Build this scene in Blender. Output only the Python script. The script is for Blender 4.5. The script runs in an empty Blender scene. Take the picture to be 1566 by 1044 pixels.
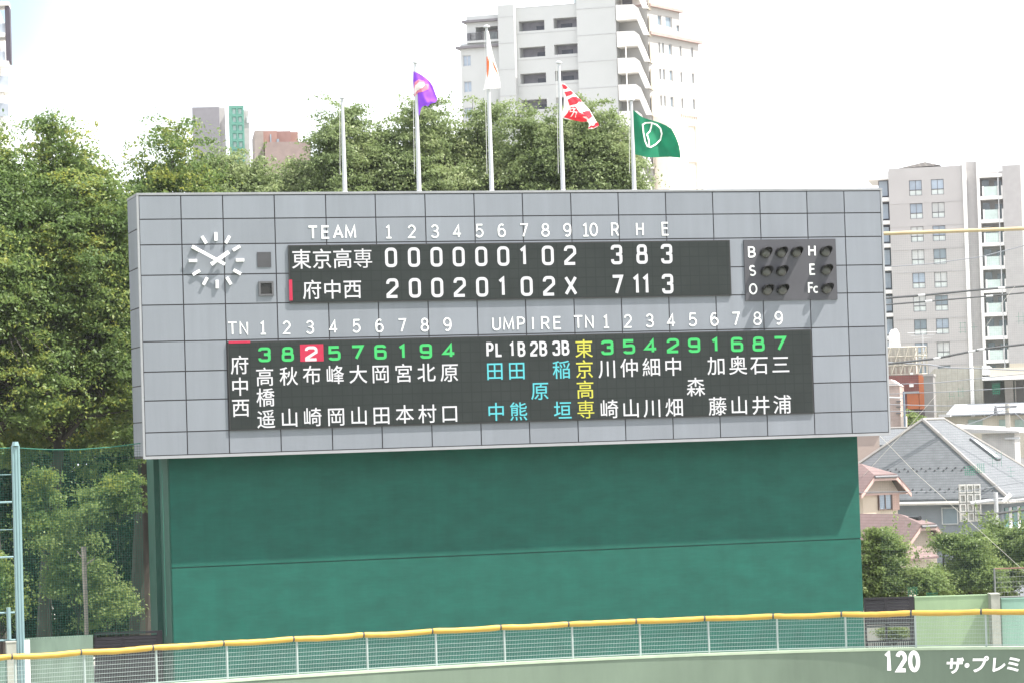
import bpy, math, random
import numpy as np
from mathutils import Vector, Matrix

# ------------------------------------------------------------------ camera, sky, sun, exposure
SC = bpy.context.scene
COL = SC.collection
FPX, PHI, RHO = 4376.0, 0.0341, 0.0315
TH = 0.2802                                     # the scoreboard turns its left end towards the camera
CAM = Vector((0, 0, 12.0))
cF = Vector((0, math.cos(PHI), math.sin(PHI)))
cU0 = Vector((0, -math.sin(PHI), math.cos(PHI)))
cR0 = Vector((1, 0, 0))
cR = math.cos(RHO) * cR0 - math.sin(RHO) * cU0
cU = math.sin(RHO) * cR0 + math.cos(RHO) * cU0
cd = bpy.data.cameras.new('camera')
co = bpy.data.objects.new('camera', cd)
COL.objects.link(co)
cd.sensor_width = 36.0
cd.lens = 36.0 * FPX / 1566.0
cd.clip_start, cd.clip_end = 1.0, 6000.0
m3 = Matrix((cR, cU, -cF)).transposed()
co.matrix_world = Matrix.Translation(CAM) @ m3.to_4x4()
SC.camera = co

TV = Vector((math.cos(TH), math.sin(TH), 0))    # along the scoreboard, to the right
NV = Vector((math.sin(TH), -math.cos(TH), 0))   # out of its face
ZV = Vector((0, 0, 1))
SUN = (TV * 0.50 + NV * 0.28 + ZV).normalized() # towards the sun
W = bpy.data.worlds.new("World")
SC.world = W
W.use_nodes = True
wn = W.node_tree.nodes
wl = W.node_tree.links
sky = wn.new('ShaderNodeTexSky')
sky.sky_type = 'NISHITA'
sky.sun_disc = False
sky.sun_elevation = math.asin(SUN.z)
sky.sun_rotation = math.atan2(SUN.x, SUN.y)
sky.air_density, sky.dust_density, sky.ozone_density = 1.0, 3.0, 1.0
# bright thin cloud over most of the sky, one pale blue gap to the upper left of the view
tcw = wn.new('ShaderNodeTexCoord'); nzw = wn.new('ShaderNodeTexNoise')
nzw.inputs['Scale'].default_value, nzw.inputs['Detail'].default_value = 3.0, 6
wl.new(tcw.outputs['Generated'], nzw.inputs['Vector'])
rpw = wn.new('ShaderNodeValToRGB')
rpw.color_ramp.elements[0].position, rpw.color_ramp.elements[1].position = 0.30, 0.50
wl.new(nzw.outputs[0], rpw.inputs[0])
mxw = wn.new('ShaderNodeMixRGB')
wl.new(rpw.outputs[0], mxw.inputs[0]); wl.new(sky.outputs[0], mxw.inputs[1])
mxw.inputs[2].default_value = (8.3, 8.5, 8.95, 1)
dtw = wn.new('ShaderNodeVectorMath'); dtw.operation = 'DOT_PRODUCT'
wl.new(tcw.outputs['Generated'], dtw.inputs[0]); dtw.inputs[1].default_value = (-0.190, 0.969, 0.158)
mrw = wn.new('ShaderNodeMapRange'); mrw.interpolation_type = 'SMOOTHSTEP'
mrw.inputs[1].default_value, mrw.inputs[2].default_value = 0.9978, 0.9999
wl.new(dtw.outputs['Value'], mrw.inputs[0])
gpw = wn.new('ShaderNodeMixRGB')
wl.new(mrw.outputs[0], gpw.inputs[0]); wl.new(mxw.outputs[0], gpw.inputs[1]); wl.new(sky.outputs[0], gpw.inputs[2])
wl.new(gpw.outputs[0], wn['Background'].inputs[0])
wn['Background'].inputs[1].default_value = 0.08
sl = bpy.data.lights.new('sun', 'SUN')
sl.energy, sl.angle, sl.color = 3.6, math.radians(0.5), (1.0, 0.95, 0.88)
so = bpy.data.objects.new('sun', sl)
COL.objects.link(so)
so.rotation_euler = SUN.to_track_quat('Z', 'Y').to_euler()
SC.view_settings.view_transform = 'Standard'
SC.view_settings.look = 'None'
SC.view_settings.exposure = 1.9
SC.view_settings.gamma = 1.0
HAZE = 7.0e-5                                   # per metre
SC.cycles.use_denoising = True
SC.cycles.max_bounces = 6
SC.cycles.transparent_max_bounces = 12

def ray(px, py):
    return cF + cR * ((px - 783) / FPX) - cU * ((py - 522) / FPX)
def at(px, py, Y):
    r = ray(px, py)
    return CAM + r * (Y / r.y)

# ------------------------------------------------------------------ objects
BASE = {}
def link(o, parent=None, base=None):
    COL.objects.link(o)
    if parent is not None:
        o.parent = parent
        BASE[o.name] = BASE[parent.name]
    else:
        b = Vector(base) if base is not None else Vector((0, 0, 0))
        o.location = b
        BASE[o.name] = b
    return o
def tag(o, label=None, cat=None, group=None, kind=None):
    if label: o['label'] = label
    if cat: o['category'] = cat
    if group: o['group'] = group
    if kind: o['kind'] = kind
    return o
def thing(name, label, cat, base, group=None):
    o = bpy.data.objects.new(name, None)
    o.empty_display_size = 0.3
    link(o, None, base)
    return tag(o, label, cat, group)

class MB:
    """collects faces in world space, then links them as one mesh"""
    def __init__(s):
        s.v, s.f, s.uv = [], [], []
    def face(s, pts, uv=None):
        i = len(s.v)
        s.v += [tuple(p) for p in pts]
        s.f.append(tuple(range(i, i + len(pts))))
        s.uv += list(uv) if uv else [(0.0, 0.0)] * len(pts)
        return s
    def hexa(s, p):      # p: 8 points, bottom ring 0-3 ccw, top ring 4-7
        for q in ((3, 2, 1, 0), (4, 5, 6, 7), (0, 1, 5, 4), (1, 2, 6, 5), (2, 3, 7, 6), (3, 0, 4, 7)):
            s.face([p[k] for k in q])
        return s
    def box(s, x0, x1, y0, y1, z0, z1):
        return s.hexa([(x0, y0, z0), (x1, y0, z0), (x1, y1, z0), (x0, y1, z0), (x0, y0, z1), (x1, y0, z1), (x1, y1, z1), (x0, y1, z1)])
    def prism(s, poly, off):        # planar polygon swept by a vector
        off = Vector(off)
        a = [Vector(p) for p in poly]
        b = [p + off for p in a]
        s.face(a); s.face(b[::-1])
        n = len(a)
        for i in range(n):
            j = (i + 1) % n
            s.face([a[j], a[i], b[i], b[j]])
        return s
    def tube(s, pts, rad, n=8, cap=True):
        pts = [Vector(p) for p in pts]
        if not isinstance(rad, (list, tuple)): rad = [rad] * len(pts)
        rings = []
        for i, p in enumerate(pts):
            d = (pts[min(i + 1, len(pts) - 1)] - pts[max(i - 1, 0)]).normalized()
            a = d.cross(Vector((0, 0, 1)))
            if a.length < 0.05: a = d.cross(Vector((0, 1, 0)))
            a.normalize(); b = d.cross(a)
            rings.append([p + (a * math.cos(2 * math.pi * k / n) + b * math.sin(2 * math.pi * k / n)) * rad[i] for k in range(n)])
        for r0, r1 in zip(rings, rings[1:]):
            for k in range(n):
                j = (k + 1) % n
                s.face([r0[k], r1[k], r1[j], r0[j]])
        if cap:
            s.face(rings[0]); s.face(rings[-1][::-1])
        return s
    def lathe(s, c, prof, n=14):    # profile (radius, z) about a vertical axis at c
        c = Vector(c)
        rings = [[c + Vector((r * math.cos(2 * math.pi * k / n), r * math.sin(2 * math.pi * k / n), z)) for k in range(n)] for r, z in prof]
        for r0, r1 in zip(rings, rings[1:]):
            for k in range(n):
                j = (k + 1) % n
                s.face([r0[k], r0[j], r1[j], r1[k]])
        s.face(rings[0][::-1]); s.face(rings[-1])
        return s
    def build(s, name, m, parent=None, base=None, smooth=False, label=None):
        if parent is not None: b = BASE[parent.name]
        else: b = Vector(base) if base is not None else Vector((0, 0, 0))
        me = bpy.data.meshes.new(name)
        me.from_pydata([(x - b[0], y - b[1], z - b[2]) for x, y, z in s.v], [], s.f)
        ul = me.uv_layers.new(name='UVMap')
        ul.data.foreach_set('uv', np.array(s.uv, np.float32).ravel())
        me.materials.append(m)
        if smooth:
            me.polygons.foreach_set('use_smooth', [True] * len(me.polygons))
        o = bpy.data.objects.new(name, me)
        link(o, parent, base)
        if label: o['label'] = label
        return o

class Fr:
    """a vertical plane: u to the right, v = height, d = out towards the viewer"""
    def __init__(s, o, ang):
        s.o = Vector((o[0], o[1], 0))
        s.U = Vector((math.cos(ang), math.sin(ang), 0))
        s.N = Vector((math.sin(ang), -math.cos(ang), 0))
    def p(s, u, v, d=0.0):
        return s.o + s.U * u + s.N * d + ZV * v
    def pix(s, px, py, d=0.0):
        r = ray(px, py)
        t = (s.o + s.N * d - CAM).dot(s.N) / r.dot(s.N)
        q = CAM + r * t - s.o
        return q.dot(s.U), q.z
    def box(s, mb, u0, u1, v0, v1, d0, d1):
        mb.hexa([s.p(u0, v0, d1), s.p(u1, v0, d1), s.p(u1, v0, d0), s.p(u0, v0, d0),
                 s.p(u0, v1, d1), s.p(u1, v1, d1), s.p(u1, v1, d0), s.p(u0, v1, d0)])
    def rect(s, x0, y0, x1, y1, d=0.0):
        xm, ym = (x0 + x1) / 2, (y0 + y1) / 2
        u0 = s.pix(x0, ym, d)[0]; u1 = s.pix(x1, ym, d)[0]
        v1 = s.pix(xm, y0, d)[1]; v0 = s.pix(xm, y1, d)[1]
        return u0, u1, v0, v1
    def pbox(s, mb, x0, y0, x1, y1, d0, d1, d=0.0):
        u0, u1, v0, v1 = s.rect(x0, y0, x1, y1, d)
        s.box(mb, u0, u1, v0, v1, d0, d1)
    def facade(s, mb, u0, u1, v0, v1, holes, t, D):
        """front with real openings; t = depth of the reveals, D = depth of the block"""
        us = sorted({u0, u1, *[h[0] for h in holes], *[h[1] for h in holes]})
        vs = sorted({v0, v1, *[h[2] for h in holes], *[h[3] for h in holes]})
        for a, b in zip(us, us[1:]):
            for c, e in zip(vs, vs[1:]):
                m, n = (a + b) / 2, (c + e) / 2
                if any(h[0] < m < h[1] and h[2] < n < h[3] for h in holes): continue
                mb.face([s.p(a, c), s.p(b, c), s.p(b, e), s.p(a, e)])
        for a, b, c, e in holes:
            mb.face([s.p(a, c), s.p(a, c, -t), s.p(b, c, -t), s.p(b, c)])
            mb.face([s.p(a, e), s.p(b, e), s.p(b, e, -t), s.p(a, e, -t)])
            mb.face([s.p(a, c), s.p(a, e), s.p(a, e, -t), s.p(a, c, -t)])
            mb.face([s.p(b, c), s.p(b, c, -t), s.p(b, e, -t), s.p(b, e)])
        mb.face([s.p(u0, v1), s.p(u1, v1), s.p(u1, v1, -D), s.p(u0, v1, -D)])
        mb.face([s.p(u0, v0), s.p(u0, v1), s.p(u0, v1, -D), s.p(u0, v0, -D)])
        mb.face([s.p(u1, v0), s.p(u1, v0, -D), s.p(u1, v1, -D), s.p(u1, v1)])
        mb.face([s.p(u0, v0, -D), s.p(u0, v1, -D), s.p(u1, v1, -D), s.p(u1, v0, -D)])

# ------------------------------------------------------------------ materials
MATS = {}
def mat(name, col, rough=0.75, var=0.10, scale=1.5, stretch=None, spec=0.35, metal=0.0, bump=0.0):
    if name in MATS: return MATS[name]
    m = bpy.data.materials.new(name); m.use_nodes = True
    nt = m.node_tree; N = nt.nodes; L = nt.links
    b = N['Principled BSDF']
    b.inputs['Roughness'].default_value = rough
    b.inputs['Specular IOR Level'].default_value = spec
    b.inputs['Metallic'].default_value = metal
    tc = N.new('ShaderNodeTexCoord'); mp = N.new('ShaderNodeMapping')
    L.new(tc.outputs['Object'], mp.inputs[0])
    if stretch: mp.inputs['Scale'].default_value = stretch
    nz = N.new('ShaderNodeTexNoise'); nz.inputs['Scale'].default_value = scale; nz.inputs['Detail'].default_value = 5
    L.new(mp.outputs[0], nz.inputs['Vector'])
    rp = N.new('ShaderNodeValToRGB')
    rp.color_ramp.elements[0].position, rp.color_ramp.elements[1].position = 0.3, 0.7
    rp.color_ramp.elements[0].color = (*[c * (1 - var) for c in col], 1)
    rp.color_ramp.elements[1].color = (*[min(1, c * (1 + var)) for c in col], 1)
    L.new(nz.outputs[0], rp.inputs[0]); L.new(rp.outputs[0], b.inputs['Base Color'])
    if bump:
        bp = N.new('ShaderNodeBump'); bp.inputs['Strength'].default_value = bump
        L.new(nz.outputs[0], bp.inputs['Height']); L.new(bp.outputs[0], b.inputs['Normal'])
    MATS[name] = m
    return m
def emit(name, col, k=1.0):
    m = bpy.data.materials.new(name); m.use_nodes = True
    nt = m.node_tree
    b = nt.nodes['Principled BSDF']
    b.inputs['Base Color'].default_value = (0.004, 0.004, 0.004, 1); b.inputs['Specular IOR Level'].default_value = 0.05
    b.inputs['Emission Color'].default_value = (*col, 1)
    b.inputs['Emission Strength'].default_value = k
    return m
def mth(N, L, op, a, b=None):
    n = N.new('ShaderNodeMath'); n.operation = op
    for i, x in enumerate((a, b)):
        if x is None: continue
        if isinstance(x, (int, float)): n.inputs[i].default_value = x
        else: L.new(x, n.inputs[i])
    return n.outputs[0]
def lines_mat(name, col, col2, axis='Z', step=0.25, wid=0.12, rough=0.8, var=0.1, scale=3.0, uvs=False, step2=None):
    """a surface with courses: thin lines of col2 every step metres along one axis"""
    m = mat(name, col, rough, var, scale)
    N = m.node_tree.nodes; L = m.node_tree.links; b = N['Principled BSDF']
    src = b.inputs['Base Color'].links[0].from_socket
    tc = N.new('ShaderNodeTexCoord'); sp = N.new('ShaderNodeSeparateXYZ')
    L.new(tc.outputs['UV' if uvs else 'Object'], sp.inputs[0])
    def ln(ax, st):
        fr = mth(N, L, 'FRACT', mth(N, L, 'MULTIPLY', sp.outputs[ax], 1.0 / st))
        return mth(N, L, 'LESS_THAN', fr, wid)
    fac = ln(axis, step)
    if step2: fac = mth(N, L, 'MAXIMUM', fac, ln('X' if uvs else 'X', step2))
    mx = N.new('ShaderNodeMixRGB'); L.new(fac, mx.inputs[0]); L.new(src, mx.inputs[1])
    mx.inputs[2].default_value = (*col2, 1)
    L.new(mx.outputs[0], b.inputs['Base Color'])
    return m
def net_mat(name, col, cell, wid):
    m = mat(name, col, 0.8, 0.1)
    nt = m.node_tree; N = nt.nodes; L = nt.links; b = N['Principled BSDF']
    tc = N.new('ShaderNodeTexCoord'); sp = N.new('ShaderNodeSeparateXYZ')
    L.new(tc.outputs['UV'], sp.inputs[0])
    f = [mth(N, L, 'LESS_THAN', mth(N, L, 'FRACT', mth(N, L, 'MULTIPLY', sp.outputs[k], 1.0 / cell)), wid / cell) for k in (0, 1)]
    L.new(mth(N, L, 'MAXIMUM', f[0], f[1]), b.inputs['Alpha'])
    return m
def leaf_mat(name, c1, c2, c3, trans=0.52):
    """c1 dark, c2 usual, c3 yellow leaves plus leaf highlights put into the colour; every leaf has its own tint"""
    m = bpy.data.materials.new(name); m.use_nodes = True
    nt = m.node_tree; N = nt.nodes; L = nt.links; b = N['Principled BSDF']; out = N['Material Output']
    g = N.new('ShaderNodeNewGeometry')
    tc = N.new('ShaderNodeTexCoord'); nz = N.new('ShaderNodeTexNoise'); nz.inputs['Scale'].default_value = 0.45
    L.new(tc.outputs['Object'], nz.inputs['Vector'])
    k = mth(N, L, 'ADD', mth(N, L, 'MULTIPLY', g.outputs['Random Per Island'], 0.38), mth(N, L, 'MULTIPLY', mth(N, L, 'SUBTRACT', nz.outputs[0], 0.26), 1.35))
    rp = N.new('ShaderNodeValToRGB'); e = rp.color_ramp.elements
    e[0].position, e[0].color = 0.15, (*c1, 1)
    e[1].position, e[1].color = 0.92, (*c3, 1)  # palest tint paints leaf highlights as well as yellow leaves
    x = e.new(0.6); x.color = (*c2, 1)
    L.new(k, rp.inputs[0])
    L.new(rp.outputs[0], b.inputs['Base Color'])
    b.inputs['Roughness'].default_value = 0.45
    b.inputs['Specular IOR Level'].default_value = 0.25
    tr = N.new('ShaderNodeBsdfTranslucent'); L.new(rp.outputs[0], tr.inputs[0])
    mx = N.new('ShaderNodeMixShader'); mx.inputs[0].default_value = trans
    L.new(b.outputs[0], mx.inputs[1]); L.new(tr.outputs[0], mx.inputs[2]); L.new(mx.outputs[0], out.inputs[0])
    return m
def glass(name, col=(0.12, 0.16, 0.18), rough=0.08):
    return mat(name, col, rough, 0.25, 0.35, spec=0.8)

M_panel = mat('grey_cladding', (0.146, 0.159, 0.180), 0.5, 0.05, 0.9, (1, 1, 0.25))
M_seam = mat('dark_joint', (0.05, 0.045, 0.05), 0.9)
M_trim = mat('pale_trim', (0.22, 0.226, 0.238), 0.5, 0.06)
M_white = mat('white_paint', (0.72, 0.72, 0.71), 0.5, 0.03)
M_lampbox = mat('lamp_board_grey', (0.046, 0.046, 0.053), 0.6, 0.06)
M_hood = mat('black_hood', (0.010, 0.010, 0.010), 0.55)
M_lens = mat('lamp_lens', (0.062, 0.062, 0.056), 0.35)
M_led = lines_mat('led_face', (0.016, 0.020, 0.019), (0.012, 0.0155, 0.015), 'Y', 0.46, 0.10, 0.6, 0.10, 1.1, True, 0.46)
M_led.node_tree.nodes['Principled BSDF'].inputs['Specular IOR Level'].default_value = 0.15
M_ledside = mat('led_frame', (0.018, 0.018, 0.018), 0.6)
M_green = mat('green_wall_paint', (0.0065, 0.068, 0.050), 0.7, 0.13, 0.9, (1, 1, 1.8), spec=0.2, bump=0.05)
M_green_dk = mat('green_side_paint', (0.015, 0.07, 0.05), 0.7, 0.1)
M_seam_lt = mat('joint_sealant', (0.014, 0.045, 0.036), 0.9)
EXPK = 2 ** -SC.view_settings.exposure
E_white = emit('led_white', (1, 1, 1), 1.1 * EXPK)
E_green = emit('led_green', (0.11, 0.86, 0.24), 1.0 * EXPK)
E_cyan = emit('led_cyan', (0.19, 0.86, 0.92), 1.0 * EXPK)
E_yellow = emit('led_yellow', (0.95, 0.92, 0.14), 1.0 * EXPK)
E_red = emit('led_red', (0.85, 0.06, 0.13), 1.0 * EXPK)

def weather(m, amt=0.08, stretch=(3.0, 3.0, 0.18), island=0.0, scale=1.0):
    """rain streaks and per-panel tone on an existing paint"""
    N = m.node_tree.nodes; L = m.node_tree.links; b = N['Principled BSDF']
    src = b.inputs['Base Color'].links[0].from_socket
    tc = N.new('ShaderNodeTexCoord'); mp = N.new('ShaderNodeMapping'); mp.inputs['Scale'].default_value = stretch
    L.new(tc.outputs['Object'], mp.inputs[0])
    nz = N.new('ShaderNodeTexNoise'); nz.inputs['Scale'].default_value = scale; nz.inputs['Detail'].default_value = 8; nz.inputs['Roughness'].default_value = 0.65
    L.new(mp.outputs[0], nz.inputs['Vector'])
    k = mth(N, L, 'ADD', mth(N, L, 'MULTIPLY', mth(N, L, 'SUBTRACT', nz.outputs[0], 0.5), amt * 4), 1.0)
    if island:
        g = N.new('ShaderNodeNewGeometry')
        k = mth(N, L, 'MULTIPLY', k, mth(N, L, 'ADD', mth(N, L, 'MULTIPLY', g.outputs['Random Per Island'], island * 2), 1 - island))
    vm_ = N.new('ShaderNodeVectorMath'); vm_.operation = 'SCALE'
    L.new(src, vm_.inputs[0]); L.new(k, vm_.inputs['Scale']); L.new(vm_.outputs[0], b.inputs['Base Color'])
weather(M_panel, 0.06, (2.5, 2.5, 0.12), 0.05)
weather(M_green, 0.10, (0.5, 0.5, 4.0), 0, 2.5)
weather(M_green, 0.07, (2.5, 2.5, 0.12))

# ------------------------------------------------------------------ lettering
def arc(cx, cy, rx, ry, a0, a1, n=10):
    return [(cx + rx * math.cos(math.radians(a0 + (a1 - a0) * i / n)), cy + ry * math.sin(math.radians(a0 + (a1 - a0) * i / n))) for i in range(n + 1)]
def rrect(x0, x1, y0, y1, r):
    return (arc(x1 - r, y1 - r, r, r, 0, 90, 5) + arc(x0 + r, y1 - r, r, r, 90, 180, 5) + arc(x0 + r, y0 + r, r, r, 180, 270, 5) + arc(x1 - r, y0 + r, r, r, 270, 360, 5) + [(x1, y1 - r)])
# strokes in a box 0.62 wide and 1 high, centred on x = 0.31
G = {
 '0': [arc(.31, .5, .29, .5, 90, 450, 28)],
 '1': [[(.13, .82), (.33, .99), (.33, 0)]],
 '1s': [[(.14, .84), (.33, .99), (.33, 0)], [(.12, 0), (.54, 0)]],
 '2': [arc(.31, .70, .27, .29, 165, -25, 14) + [(.05, .0), (.60, .0)]],
 '3': [arc(.30, .745, .25, .25, 160, -80, 14) + [(.24, .51), (.34, .50)] + arc(.30, .255, .29, .26, 75, -155, 16)],
 '4': [[(.62, .27), (.02, .27), (.43, .98), (.43, 0)]],
 '5': [[(.57, 1), (.12, 1), (.07, .52)] + arc(.29, .32, .30, .32, 125, -150, 18)],
 '6': [arc(.32, .5, .29, .5, 60, 180, 10) + arc(.32, .31, .28, .31, 180, 540, 22)],
 '7': [[(.03, 1), (.60, 1), (.25, 0)]],
 '8': [arc(.31, .76, .24, .24, -90, 270, 20), arc(.31, .26, .29, .26, 90, 450, 20)],
 '9': [arc(.30, .5, .29, .5, -120, 0, 10) + arc(.30, .69, .28, .31, 0, 360, 22)],
 'A': [[(0, 0), (.33, 1), (.66, 0)], [(.11, .33), (.55, .33)]],
 'B': [[(.06, 0), (.06, 1), (.34, 1)] + arc(.34, .76, .22, .24, 90, -90, 10) + [(.06, .52)], [(.34, .52)] + arc(.34, .26, .26, .26, 90, -90, 10) + [(.06, 0)]],
 'C': [arc(.34, .5, .31, .5, 50, 310, 18)],
 'E': [[(.56, 1), (.08, 1), (.08, 0), (.58, 0)], [(.08, .53), (.52, .53)]],
 'F': [[(.56, 1), (.08, 1), (.08, 0)], [(.08, .53), (.50, .53)]],
 'H': [[(.05, 0), (.05, 1)], [(.58, 0), (.58, 1)], [(.05, .52), (.58, .52)]],
 'I': [[(.31, 0), (.31, 1)]],
 'L': [[(.08, 1), (.08, 0), (.56, 0)]],
 'M': [[(.0, 0), (.05, 1), (.36, .12), (.67, 1), (.72, 0)]],
 'N': [[(.04, 0), (.04, 1), (.58, 0), (.58, 1)]],
 'O': [arc(.31, .5, .31, .5, 90, 450, 28)],
 'P': [[(.08, 0), (.08, 1), (.34, 1)] + arc(.34, .73, .24, .27, 90, -90, 10) + [(.08, .46)]],
 'R': [[(.06, 0), (.06, 1), (.34, 1)] + arc(.34, .74, .24, .26, 90, -90, 10) + [(.06, .48)], [(.34, .48), (.60, 0)]],
 'S': [arc(.31, .75, .25, .25, 35, 270, 14) + arc(.31, .25, .28, .25, 90, -145, 14)[1:]],
 'T': [[(0, 1), (.64, 1)], [(.32, 1), (.32, 0)]],
 'U': [[(.05, 1), (.05, .3)] + arc(.32, .29, .27, .29, 180, 360, 12) + [(.59, 1)]],
 'X': [[(.02, 0), (.60, 1)], [(.02, 1), (.60, 0)]],
 # squarer LED numerals
 '0L': [rrect(.04, .58, 0, 1, .2)],
 '3L': [[(.04, .80), (.04, .86)] + arc(.18, .86, .14, .14, 180, 90, 4) + arc(.44, .86, .14, .14, 90, 0, 4) + [(.58, .62), (.46, .52), (.28, .52)], [(.46, .52), (.58, .42)] + arc(.44, .14, .14, .14, 0, -90, 4) + arc(.18, .14, .14, .14, 270, 180, 4) + [(.04, .22)]],
 '2L': [[(.04, .76)] + arc(.22, .80, .18, .20, 180, 90, 4) + arc(.42, .80, .17, .20, 90, 0, 4) + [(.59, .62), (.04, .12), (.04, 0), (.60, 0)]],
 '6L': [[(.56, .84)] + arc(.42, .86, .14, .14, 20, 90, 4) + arc(.18, .84, .14, .16, 90, 180, 4) + arc(.18, .14, .14, .14, 180, 270, 4) + arc(.44, .14, .14, .14, 270, 360, 4) + arc(.44, .44, .14, .14, 0, 90, 4) + [(.06, .58)]],
 '9L': [[(.06, .16)] + arc(.20, .14, .14, .14, 200, 270, 4) + arc(.44, .16, .14, .16, 270, 360, 4) + arc(.44, .86, .14, .14, 0, 90, 4) + arc(.18, .86, .14, .14, 90, 180, 4) + arc(.18, .56, .14, .14, 180, 270, 4) + [(.56, .42)]],
 '5L': [[(.56, 1), (.06, 1), (.05, .56), (.42, .60)] + arc(.42, .44, .16, .16, 90, 0, 4) + arc(.42, .16, .16, .16, 0, -90, 4) + arc(.20, .14, .15, .14, 270, 180, 4)],
 '8L': [rrect(.08, .54, .54, 1, .15), rrect(.04, .58, 0, .54, .16)],
}
def ribbon(path, w, cap='flat'):
    """quads along a polyline with mitred joints (2-D)"""
    P = [np.array(p, float) for p in path]
    P = [p for i, p in enumerate(P) if i == 0 or np.linalg.norm(p - P[i - 1]) > 1e-6]
    closed = np.linalg.norm(P[0] - P[-1]) < 1e-6
    n = len(P); L = []; R = []
    for i in range(n):
        if closed:
            a = P[i - 1] if i > 0 else P[n - 2]; b = P[i + 1] if i < n - 1 else P[1]
        else:
            a = P[max(i - 1, 0)]; b = P[min(i + 1, n - 1)]
        d1 = P[i] - a; d2 = b - P[i]
        if np.linalg.norm(d1) < 1e-9: d1 = d2
        if np.linalg.norm(d2) < 1e-9: d2 = d1
        d1 = d1 / np.linalg.norm(d1); d2 = d2 / np.linalg.norm(d2)
        n1 = np.array([-d1[1], d1[0]]); n2 = np.array([-d2[1], d2[0]])
        m = n1 + n2; ml = np.linalg.norm(m)
        m = n1 if ml < 1e-6 else m / ml
        k = min(1 / max(m @ n1, 0.35), 2.0)
        p = P[i]
        if not closed and cap == 'round' and i in (0, n - 1): pass
        L.append(p + m * w / 2 * k); R.append(p - m * w / 2 * k)
    return [(L[i], R[i], R[i + 1], L[i + 1]) for i in range(n - 1)]
def strokes(mb, fr, paths, u, v, sx, sy, w, d, thick=0.0, cx=0.31):
    """draw glyph strokes centred at (u, v) on plane fr; each stroke a little prouder than the last so none coincide"""
    for k, path in enumerate(paths):
        pts = [((x - cx) * sx + u, (y - 0.5) * sy + v) for x, y in path]
        dd = d + k * 0.0015
        for q in ribbon(pts, w):
            mb.face([fr.p(a, b, dd) for a, b in q[::-1]])
            if thick:
                for i in range(4):
                    a, b = q[i], q[(i + 1) % 4]
                    if i in (0, 2) and False: continue
                    mb.face([fr.p(a[0], a[1], dd), fr.p(b[0], b[1], dd), fr.p(b[0], b[1], dd - thick), fr.p(a[0], a[1], dd - thick)])
GLY = {}
def glyph(ch, off=0.0):
    key = (ch, off)
    if key in GLY: return GLY[key]
    c = bpy.data.curves.new('glyph', 'FONT'); c.body = ch; c.offset = off; c.resolution_u = 3
    o = bpy.data.objects.new('glyph', c); COL.objects.link(o)
    dg = bpy.context.evaluated_depsgraph_get(); dg.update()
    me = o.evaluated_get(dg).to_mesh()
    v = [(p.co.x, p.co.y) for p in me.vertices]; f = [tuple(p.vertices) for p in me.polygons]
    bpy.data.objects.remove(o); bpy.data.curves.remove(c)
    GLY[key] = (v, f)
    return GLY[key]
def kanji(mb, fr, ch, u, v, size, d, off=0.012, sx=1.0, shear=0.0):
    vs, fs = glyph(ch, off)
    for f in fs:
        mb.face([fr.p(u + ((vs[i][0] - 0.5) * sx + (vs[i][1] - 0.38) * shear) * size, v + (vs[i][1] - 0.38) * size, d) for i in f])

# ------------------------------------------------------------------ the scoreboard
BW, BZ0, BH = 35.223, 11.648, 11.606
B = Fr((-16.2034, 125.0), TH)
BZ1 = BZ0 + BH
DEP = 2.9
base = B.p(BW / 2, 0, -DEP / 2)
sb = thing('scoreboard', 'huge grey panelled baseball scoreboard with lit team names, inning scores and a round clock', 'scoreboard', base)
mb = MB()
B.box(mb, 0.02, BW - 0.02, BZ0 + 0.02, BZ1 - 0.02, -DEP, -0.045)
mb.build('cabinet', M_seam, sb)
# cladding panels (front)
ux = [B.pix(x, 312)[0] for x in (276.5, 340.5, 419.5, 498, 574, 650, 725, 799, 873, 945.5, 1018, 1090, 1162, 1234, 1291)]
ux = [0.06] + ux + [BW - 0.06]
vy = [B.pix(250, y)[1] for y in (335.5, 374.5, 421, 466.5, 522, 568, 612, 660.5)]
vy = [BZ1 - 0.1] + vy + [BZ0 + 0.13]
rnd = random.Random(5)
mb = MB()
g = 0.025
for a, b in zip(ux, ux[1:]):
    for c, e in zip(vy, vy[1:]):
        o_ = rnd.uniform(-0.003, 0.003)
        P = [B.p(a + g, e + g, o_), B.p(b - g, e + g, o_), B.p(b - g, c - g, o_), B.p(a + g, c - g, o_)]
        Q = [B.p(a + g, e + g, -.045), B.p(b - g, e + g, -.045), B.p(b - g, c - g, -.045), B.p(a + g, c - g, -.045)]
        mb.face(P)
        for i in range(4): mb.face([P[i], Q[i], Q[(i + 1) % 4], P[(i + 1) % 4]])
# left and right flank panels
vs_ = [BZ1 - 0.08] + [BZ1 - BH * k for k in (0.118, 0.30, 0.48, 0.66, 0.83)] + [BZ0 + 0.1]
vs_ = [BZ1 - 0.08, BZ1 - 1.55, BZ1 - 3.25, BZ1 - 5.0, BZ1 - 6.7, BZ1 - 8.4, BZ1 - 10.0, BZ0 + 0.1]
for us in ((0.0, -0.0), (BW, BW)):
    for c, e in zip(vs_, vs_[1:]):
        x0, x1 = (us[0] - 0.02, us[0] + 0.03) if us[0] == 0 else (BW - 0.03, BW + 0.02)
        B.box(mb, x0, x1, e + g, c - g, -DEP + 0.05, -0.14)
mb.build('cladding', M_panel, sb)
mb = MB()
B.box(mb, -0.03, BW + 0.03, BZ1 - 0.085, BZ1 + 0.015, -DEP - 0.03, 0.02)
mb.build('coping', mat('coping_grey', (0.2, 0.205, 0.215), 0.5), sb)
mb = MB()
B.box(mb, -0.035, 0.055, BZ0, BZ1 - 0.09, -0.13, 0.012)
mb.build('corner_trim', M_trim, sb)
mb = MB()
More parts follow.
